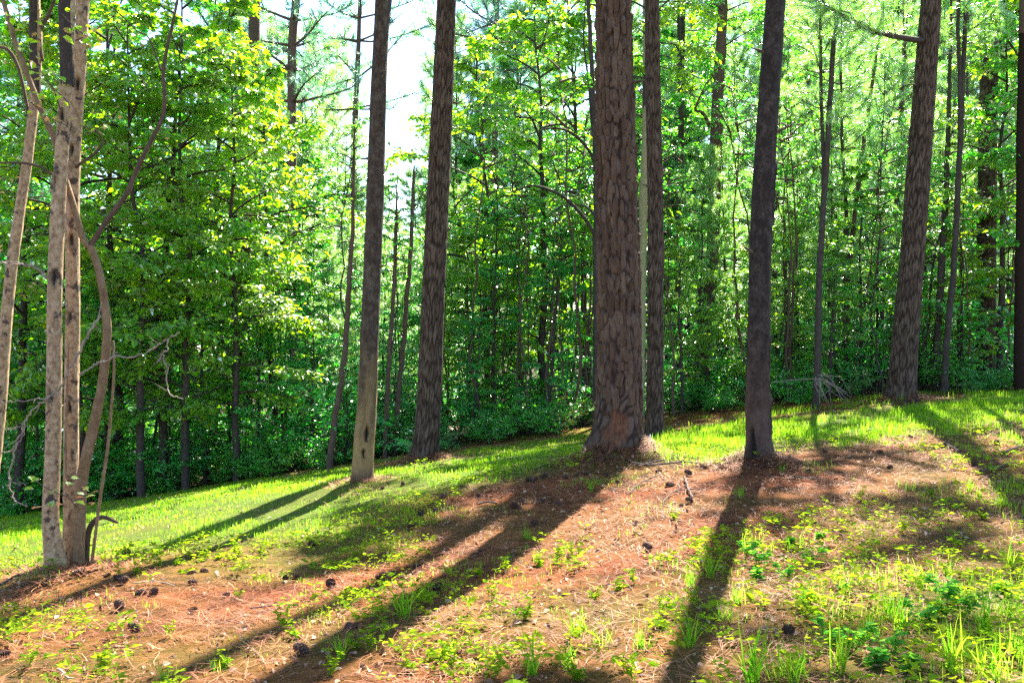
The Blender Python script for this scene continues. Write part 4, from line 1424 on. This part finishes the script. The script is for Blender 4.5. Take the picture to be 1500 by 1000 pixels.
x, y, z = scatter(230000, (-7.5, 8.5), (2.6, 14), keep_straw, gg)
n = len(x)
az = gg.uniform(0, 6.283, n) + 0.0
ln = gg.uniform(.06, .19, n)[:, None]
D = np.stack([np.cos(az), np.sin(az), gg.normal(0, .2, n)], 1)
Sx = np.stack([-np.sin(az), np.cos(az), 0 * az], 1)
P = np.stack([x, y, z + gg.uniform(.002, .03, n)], 1)
w = gg.uniform(.0018, .0040, n)[:, None]
bend = gg.normal(0, .12, n)[:, None]
V = np.stack([P - D * ln / 2 - Sx * w / 2, P - D * ln / 2 + Sx * w / 2, P + Sx * (w / 2 + bend * ln) + [0, 0, .006], P + Sx * (-w / 2 + bend * ln) + [0, 0, .006], P + D * ln / 2], 1).reshape(-1, 3)
b = np.arange(n)[:, None] * 5
for tr_, hm, cnt in ((t3, .16, 5200), (t5, .13, 2600), (t1, .06, 900), (t2, .10, 1800), (t7, .12, 2000), (ta, .06, 1200), (tb, .05, 900)):
    fx_, fy_, fr_ = [float(v_) for v_ in tr_.centre(np.array(tr_.z0 + .02))]
    th_ = gg.uniform(0, 6.283, cnt)
    q_ = np.abs(gg.normal(0, .5, cnt))
    rr_ = fr_ * 1.12 + q_ * .5
    cx_, cy_ = fx_ + rr_ * np.cos(th_), fy_ + rr_ * np.sin(th_)
    cz_ = zg(cx_, cy_) + np.maximum(0, hm * (1 - q_ * 1.6)) * gg.random(cnt) * (.6 + .4 * np.sin(th_ * 3 + hm * 90))
    az_ = th_ + 1.57 + gg.normal(0, .7, cnt)
    D_ = np.stack([np.cos(az_), np.sin(az_), gg.normal(0, .25, cnt)], 1)
    S_ = np.stack([-np.sin(az_), np.cos(az_), 0 * az_], 1)
    P_ = np.stack([cx_, cy_, cz_ + .008], 1)
    l_ = gg.uniform(.06, .16, cnt)[:, None]
    w_ = gg.uniform(.002, .006, cnt)[:, None]
    V = np.concatenate([V, np.stack([P_ - D_ * l_ / 2 - S_ * w_ / 2, P_ - D_ * l_ / 2 + S_ * w_ / 2, P_ + S_ * w_ / 2 + [0, 0, .008], P_ - S_ * w_ / 2 + [0, 0, .008], P_ + D_ * l_ / 2], 1).reshape(-1, 3)])
b = np.arange(len(V) // 5)[:, None] * 5
straw = link('pine_straw', mk('pine_straw', V, [b + np.array([[0, 1, 2, 3]]), b + np.array([[3, 2, 4]])], M['straw']), kind='stuff')
tag(straw, 'reddish brown fallen pine needles covering the bare ground', 'pine straw')
x, y, z = scatter(16000, (-7.5, 8.5), (2.6, 16), lambda x, y, z: np.clip(1.0 - grassy(x, y, z) * .7, .1, 1) * (1 - woods(x, y)), gg)
n = len(x)
D = unit(np.stack([gg.normal(0, 1, n), gg.normal(0, 1, n), gg.normal(0, .25, n)], 1))
N = unit(np.stack([gg.normal(0, .5, n), gg.normal(0, .5, n), np.ones(n)], 1))
L = gg.uniform(.02, .055, n)
V, F = leaf_geo(np.stack([x, y, z + .012], 1), D, N, L, L * .55, .12, True)
lit = link('leaf_litter', mk('leaf_litter', V, F, M['litter']), kind='stuff')
tag(lit, 'small dry brown leaves and bark flakes lying in the pine straw', 'leaf litter')


# low seedlings and creeping weeds that nobody could count
def keep_weed(x, y, z):
    g0 = grassy(x, y, z)
    n = fbm(x * 1.3 + 9, y * 1.3, 33, 4)
    n2 = fbm(x * 5 + 9, y * 5, 37, 3)
    return np.clip((g0 - .06) * 1.3 + (n - .5) * 3.2 + (n2 - .5) * 2.6 + .05, 0, 1) * np.clip(1.5 - y / 9, 0, 1) * (g0 < .8) * (g0 > .055)


x, y, z = scatter(30000, (-6, 7), (2.6, 12), keep_weed, gg)
m = len(x)
k = 6
Pc = np.repeat(np.stack([x, y, z + gg.uniform(.01, .07, m)], 1), k, 0)
az = np.tile(np.arange(k) * 2.4, m) + np.repeat(gg.uniform(0, 6.28, m), k)
D = np.stack([np.cos(az), np.sin(az), gg.normal(.15, .25, m * k)], 1)
Pc = Pc + D * gg.uniform(0, .02, (m * k, 1)) + np.array([0, 0, 1]) * gg.uniform(0, .04, (m * k, 1))
N = unit(np.array([0, 0, 1.0]) + gg.normal(0, .35, (m * k, 3)))
L = gg.uniform(.015, .045, m * k) * np.repeat(.6 + 1.1 * gg.random(m) ** 2, k)
V, F = leaf_geo(Pc, D, N, L, L * .6, .1)
wd = link('ground_weeds', mk('ground_weeds', V, F, M['weed']), kind='stuff')
tag(wd, 'small yellow green seedlings scattered over the pine straw', 'weeds')
print('weeds', m, 'straw', n)

# ------------------------------------------------------------------ pine cones
def cone_mesh(seed):
    g = np.random.default_rng(seed)
    G = Geo()
    n = 58
    L = .085
    P = np.array([[0, 0, 0], [0, 0, L * .5], [0, 0, L]])
    G.add(*tube(P, [.012, .014, .004], 6))
    for k in range(n):
        t = (k + .5) / n
        az = k * 2.39996
        zc = L * t
        rr = .034 * math.sin(math.pi * (.14 + .82 * t)) ** .8
        up = .1 + .9 * t
        d = unit(np.array([math.cos(az), math.sin(az), up - .25]))
        s = np.array([-math.sin(az), math.cos(az), 0])
        nn = np.cross(d, s)
        b = np.array([0, 0, zc])
        w = .011 * (1 - .45 * t)
        tip = b + d * rr
        V = np.array([b - s * .003, b + s * .003, tip + s * w, tip - s * w, tip + d * .004 + nn * .004, tip - nn * .005 - d * .003])
        G.add(V, np.array([[0, 1, 2, 3]]), np.array([[3, 2, 4], [1, 2, 5], [2, 3, 5], [3, 0, 5]]))
    return G.mesh('pine_cone', M['cone'])


cones = [cone_mesh(s) for s in (1, 2)]
CONES = [(118, 842), (156, 845), (172, 847), (180, 854), (205, 874), (225, 874), (175, 892), (196, 926), (342, 838), (300, 842), (280, 845), (283, 857), (332, 874), (283, 898), (186, 812),
         (419, 852), (431, 847), (485, 862), (512, 922), (522, 920), (576, 844), (557, 850), (611, 833), (638, 752), (651, 746), (617, 757), (602, 775), (650, 728), (458, 799), (641, 868), (443, 961),
         (774, 705), (783, 706), (796, 700), (827, 701), (845, 698), (859, 695), (887, 698), (791, 737), (817, 740), (752, 743), (760, 745), (767, 737), (965, 692), (980, 713), (1009, 698), (1030, 686), (1069, 680), (998, 744), (1010, 737),
         (1054, 686), (904, 708), (782, 771), (949, 806), (1224, 646), (1208, 663), (1225, 680), (1184, 692), (1289, 663), (1304, 687), (1333, 642), (1323, 633), (1460, 651), (1427, 684), (1441, 637), (1388, 652), (1155, 929), (1465, 961),
         (560, 716), (590, 712), (700, 730), (5, 962)]
gc = np.random.default_rng(21)
for k, (px, py) in enumerate(CONES):
    p = ground_px(px, py)
    o = link('pine_cone', cones[k % 2])
    s = gc.uniform(.55, .95)
    o.scale = (s, s, s)
    az = gc.uniform(0, 6.28)
    ti = gc.uniform(1.1, 1.75)
    o.rotation_euler = (0, ti, az)
    o.location = (p[0] - .03 * math.cos(az), p[1] - .03 * math.sin(az), p[2] + .024 * s)
    tag(o, 'pine cone', 'pine cone', 'fallen pine cones')
    GROUND_THINGS.append((o, 'dark fallen pine cone', px, py))

# ------------------------------------------------------------------ sticks
STICKS = [
    ([(925, 683, 5), (950, 685, 4.5), (985, 682, 4), (1010, 680, 3), (1035, 684, 2)], 'stick', 'grey dead branch lying at the right foot of the thick plated pine'),
    ([(935, 687, 4), (970, 678, 3.5), (1000, 684, 2.5)], 'stick', 'shorter dead branch crossing another beside the thick plated pine'),
    ([(1002, 704, 5), (1008, 718, 5), (1014, 733, 4)], 'stick', 'short grey stick pointing downhill between the thick pine and dark trunk'),
    ([(918, 728, 3), (938, 712, 3), (955, 703, 2.5), (972, 697, 2)], 'stick', 'thin stick among pine cones in front of the thick plated pine'),
    ([(970, 742, 2.5), (982, 727, 2.5), (1000, 722, 2), (1018, 726, 1.5)], 'stick', 'thin curved twig in the straw between thick pine and dark trunk'),
    ([(785, 690, 3), (805, 682, 3), (830, 672, 2.5), (845, 664, 2)], 'stick', 'thin branch lying in grass left of the thick plated pine'),
    ([(1436, 695, 6), (1460, 690, 5), (1482, 682, 4)], 'stick', 'weathered stick lying right of the big leaning pine'),
    ([(1470, 668, 5), (1488, 660, 5), (1505, 655, 4)], 'stick', 'weathered branch end lying at the right border of the clearing'),
    ([(1385, 654, 6), (1394, 658, 5), (1404, 664, 4)], 'stick', 'stubby weathered stick below the big leaning pine'),
    ([(0, 862, 5), (22, 850, 4.5), (42, 838, 4), (60, 826, 3)], 'stick', 'dark stick leaning on the ground left of the birch clump'),
    ([(195, 861, 3), (225, 858, 3), (256, 862, 2)], 'dead_wood', 'thin pale stick on the straw right of the birch clump'),
    ([(84, 988, 5), (96, 994, 5), (108, 1001, 4)], 'dead_wood', 'pale short stick at the bottom left corner'),
    ([(366, 897, 3), (388, 895, 3), (412, 892, 2)], 'stick', 'thin brown stick on sunny straw at the left'),
    ([(700, 742, 4), (714, 740, 4), (728, 741, 3)], 'stick', 'short dark stick on shaded straw left of the thick pine'),
    ([(320, 920, 2.5), (340, 914, 2.5), (362, 904, 2)], 'stick', 'slanting thin twig on straw near the front left'),
    ([(1160, 700, 3), (1180, 704, 3), (1210, 707, 2)], 'stick', 'thin twig in the straw right of the dark scarred trunk'),
]
for pts, mat, lab in STICKS:
    Q = []
    for px, py, w in pts:
        p = ground_px(px, py)
        r = w / FPX * p[1] / 2 * .7
        Q.append([p[0], p[1], p[2] + r + .022, r])
    Q = smooth_path(np.array(Q), 4)
    Q[1:-1, :2] += gc.normal(0, .006, (len(Q) - 2, 2))
    G = Geo()
    c0 = Q[0, :3].copy()
    G.add(*tube(Q[:, :3] - c0, Q[:, 3], 6))
    mid = Q[len(Q) // 2]
    ln = np.linalg.norm(Q[-1, :3] - Q[0, :3])
    for s in (-1, 1):
        q = Q[len(Q) // 2 + s]
        t = unit(Q[-1, :3] - Q[0, :3])
        sd_ = np.array([-t[1], t[0], .3]) * s
        e = q[:3] + (t * .7 + sd_ * .6) * ln * .25
        G.add(*tube(np.array([q[:3], (q[:3] + e) / 2 + [0, 0, .01], e]) - c0, [q[3] * .6, q[3] * .5, q[3] * .3], 5))
    o = link('fallen_branch', G.mesh('fallen_branch', M[mat], True), loc=tuple(c0))
    tag(o, lab, 'stick', 'fallen sticks')

# small white marker stake behind the thick pine
p = ground_px(952, 651)
G = Geo()
G.add(*tube(np.array([[0, 0, -.05], [0, 0, .08], [0.004, 0, .125]]), [.011, .011, .009], 10))
o = link('marker_stake', G.mesh('marker_stake', M['pipe_white'], True), loc=tuple(p))
tag(o, 'short white marker stake in the grass by the right foot of the thick pine', 'stake')
# dead brush under the thin dark trunk at the right
bp = np.array([[*at(px, py, 15.2), .008] for px, py in ((1130, 560), (1165, 556), (1205, 556), (1225, 566), (1240, 575))])
G = Geo()
c0 = bp[2, :3].copy()
c0[2] = float(zg(c0[0], c0[1]))
Q = smooth_path(bp, 4)
G.add(*tube(Q[:, :3] - c0, np.linspace(.006, .01, len(Q)), 5))
for k in range(16):
    a0 = at(1198 + gc.uniform(-6, 14), 552 + gc.uniform(-6, 8), 15.2 + gc.uniform(-.2, .2))
    e = at(1225 + gc.uniform(-25, 25), 590 + gc.uniform(-14, 12), 15.1 + gc.uniform(-.4, .3))
    G.add(*tube(np.array([a0, (a0 + e) / 2 + gc.normal(0, .06, 3) + [0, 0, .08], e]) - c0, [.008, .006, .003], 4))
o = link('dead_brush', G.mesh('dead_brush', M['dead_wood'], True), loc=tuple(c0))
tag(o, 'grey dead twigs drooping at the foot of the thin dark trunk', 'dead brush')

# ------------------------------------------------------------------ single tufts and weeds in the clearing
def tuft_mesh(seed, n=34, h=.22, spread=.05, w=.006, lean=.7):
    g = np.random.default_rng(seed)
    G = Geo()
    for k in range(n):
        az = g.uniform(0, 6.28)
        ln = h * g.uniform(.45, 1.15)
        P = curve([g.normal(0, spread / 2), g.normal(0, spread / 2), -.01], [math.cos(az) * lean * g.random(), math.sin(az) * lean * g.random(), 1], ln, 5, g.uniform(.1, 1.3), .05, g)
        s = np.array([-math.sin(az), math.cos(az), 0])
        ww = w * np.array([.8, 1, 1, .8, .5])[:, None] / 2
        V = np.concatenate([P[:5] - s * ww, P[:5] + s * ww, P[5:]])
        i = np.arange(4)
        G.add(V, np.stack([i, i + 5, i + 6, i + 1], 1), np.array([[4, 9, 10]]))
    return G.mesh('grass_tuft', M['grass'])


tufts = [tuft_mesh(1), tuft_mesh(2, 26, .3, .04, .008, .5), tuft_mesh(3, 44, .16, .08, .005, 1.0)]
for k, (px, py, s) in enumerate([(772, 792, .9), (592, 905, 1.1), (618, 880, 1.0), (1304, 905, 1.2), (1318, 925, 1.0), (1268, 818, .8), (1012, 860, .9), (1040, 845, .8), (1062, 905, .9), (1080, 880, .8), (1012, 945, .9), (880, 945, 1.0), (940, 950, .8),
                              (1100, 1000, 1.3), (1130, 995, 1.2), (1165, 1000, 1.1), (1440, 930, 1.2), (1480, 900, 1.1), (1450, 990, 1.3), (1395, 980, 1.2), (1345, 850, .9), (1390, 845, .8), (1480, 830, .9), (1470, 740, .9), (845, 930, 1.0), (780, 990, 1.0), (320, 985, .8),
                              (1085, 725, .7), (865, 720, .6), (1145, 690, .6), (830, 975, .9), (1230, 985, 1.1), (690, 985, .7), (1275, 940, 1.0), (500, 965, .7), (1165, 985, 1.0), (660, 960, .6), (1420, 720, .7), (1495, 960, 1.2), (240, 995, .7)]):
    p = ground_px(px, py)
    o = link('grass_tuft', tufts[k % 3], loc=tuple(p))
    o.rotation_euler = (0, 0, gc.uniform(0, 6.28))
    o.scale = (s * .8, s * .8, s * .8)
    tag(o, 'tuft', 'grass tuft', 'grass tufts in the straw')
    GROUND_THINGS.append((o, 'green tuft of long grass', px, py))


def weed_mesh(seed, mat, h=.12, n=16, leaf=.04, lw=.6):
    g = np.random.default_rng(seed)
    G = Geo()
    for s in range(3):
        az = g.uniform(0, 6.28)
        P = curve([0, 0, -.01], [math.cos(az) * .4, math.sin(az) * .4, 1], h * g.uniform(.6, 1.1), 4, .2, .1, g)
        G.add(*tube(P, [.0025, .0025, .002, .002, .0015], 4))
        t = g.uniform(.25, 1, n)
        Q = np.stack([np.interp(t * 4, np.arange(5), P[:, c]) for c in range(3)], 1)
        a = np.arange(n) * 2.4 + g.uniform(0, 6)
        D = np.stack([np.cos(a), np.sin(a), g.normal(.1, .25, n)], 1)
        N = unit(np.array([0, 0, 1.0]) + g.normal(0, .3, (n, 3)))
        L = leaf * g.uniform(.6, 1.25, n)
        G.add(*leaf_geo(Q, D, N, L, L * lw, .1, True))
    return G.mesh('weed', mat)


weeds = [weed_mesh(1, M['weed']), weed_mesh(2, M['weed_cool'], .1, 14, .05, .75), weed_mesh(3, M['weed'], .2, 18, .035, .5), weed_mesh(4, M['weed_cool'], .16, 20, .045)]
for k, (px, py, s) in enumerate([(988, 760, .8), (1108, 830, 1.1), (1112, 850, 1.0), (1095, 815, .8), (906, 865, .9), (815, 820, .9), (790, 830, .8), (840, 815, .7), (640, 970, .9), (655, 985, .9), (520, 950, .8), (540, 955, .7), (330, 980, .8), (420, 920, .9), (430, 935, .8), (720, 880, .8),
                                 (770, 905, .9), (975, 900, .8), (970, 920, .8), (1385, 885, 1.1), (1400, 880, 1.0), (1410, 900, 1.0), (1380, 900, 1.0), (1300, 960, 1.0), (1280, 975, 1.1), (1250, 960, .9), (1330, 980, 1.0), (1215, 950, .9), (1440, 760, .8), (1320, 780, .8), (1160, 800, .9), (1190, 830, .9),
                                 (1200, 790, .8), (230, 835, .8), (260, 830, .8), (300, 825, .9), (320, 822, .9), (350, 818, .9), (200, 840, .7), (380, 815, .8), (150, 980, .7), (40, 975, .7), (845, 995, .9), (930, 1000, .9), (1180, 880, .9), (1150, 850, .8), (600, 985, .8), (480, 990, .8), (1470, 870, 1.0), (1350, 920, 1.0),
                                 (1240, 870, .8), (1020, 890, .8), (700, 845, .8), (745, 840, .8), (870, 880, .7), (930, 855, .7), (350, 875, .6), (250, 930, .6), (1365, 725, .7), (1260, 730, .7)]):
    p = ground_px(px, py)
    kk = (1, 3)[k % 2] if (px > 1080 and py > 780) else (0, 2)[k % 2]
    o = link('weed', weeds[kk], loc=tuple(p))
    o.rotation_euler = (0, 0, gc.uniform(0, 6.28))
    o.scale = (s, s, s)
    tag(o, 'weed', 'weed', 'leafy weeds in the straw')
    GROUND_THINGS.append((o, ('small yellow green leafy weed', 'low broad cool green weed', 'upright yellow green weed', 'bushy cool green weed')[kk], px, py))

label_ground_things()
label_rows()
tot = 0
for me in bpy.data.meshes:
    tot += sum(len(p.vertices) - 2 for p in []) if False else len(me.loops) - 2 * len(me.polygons)
print('triangles', tot)
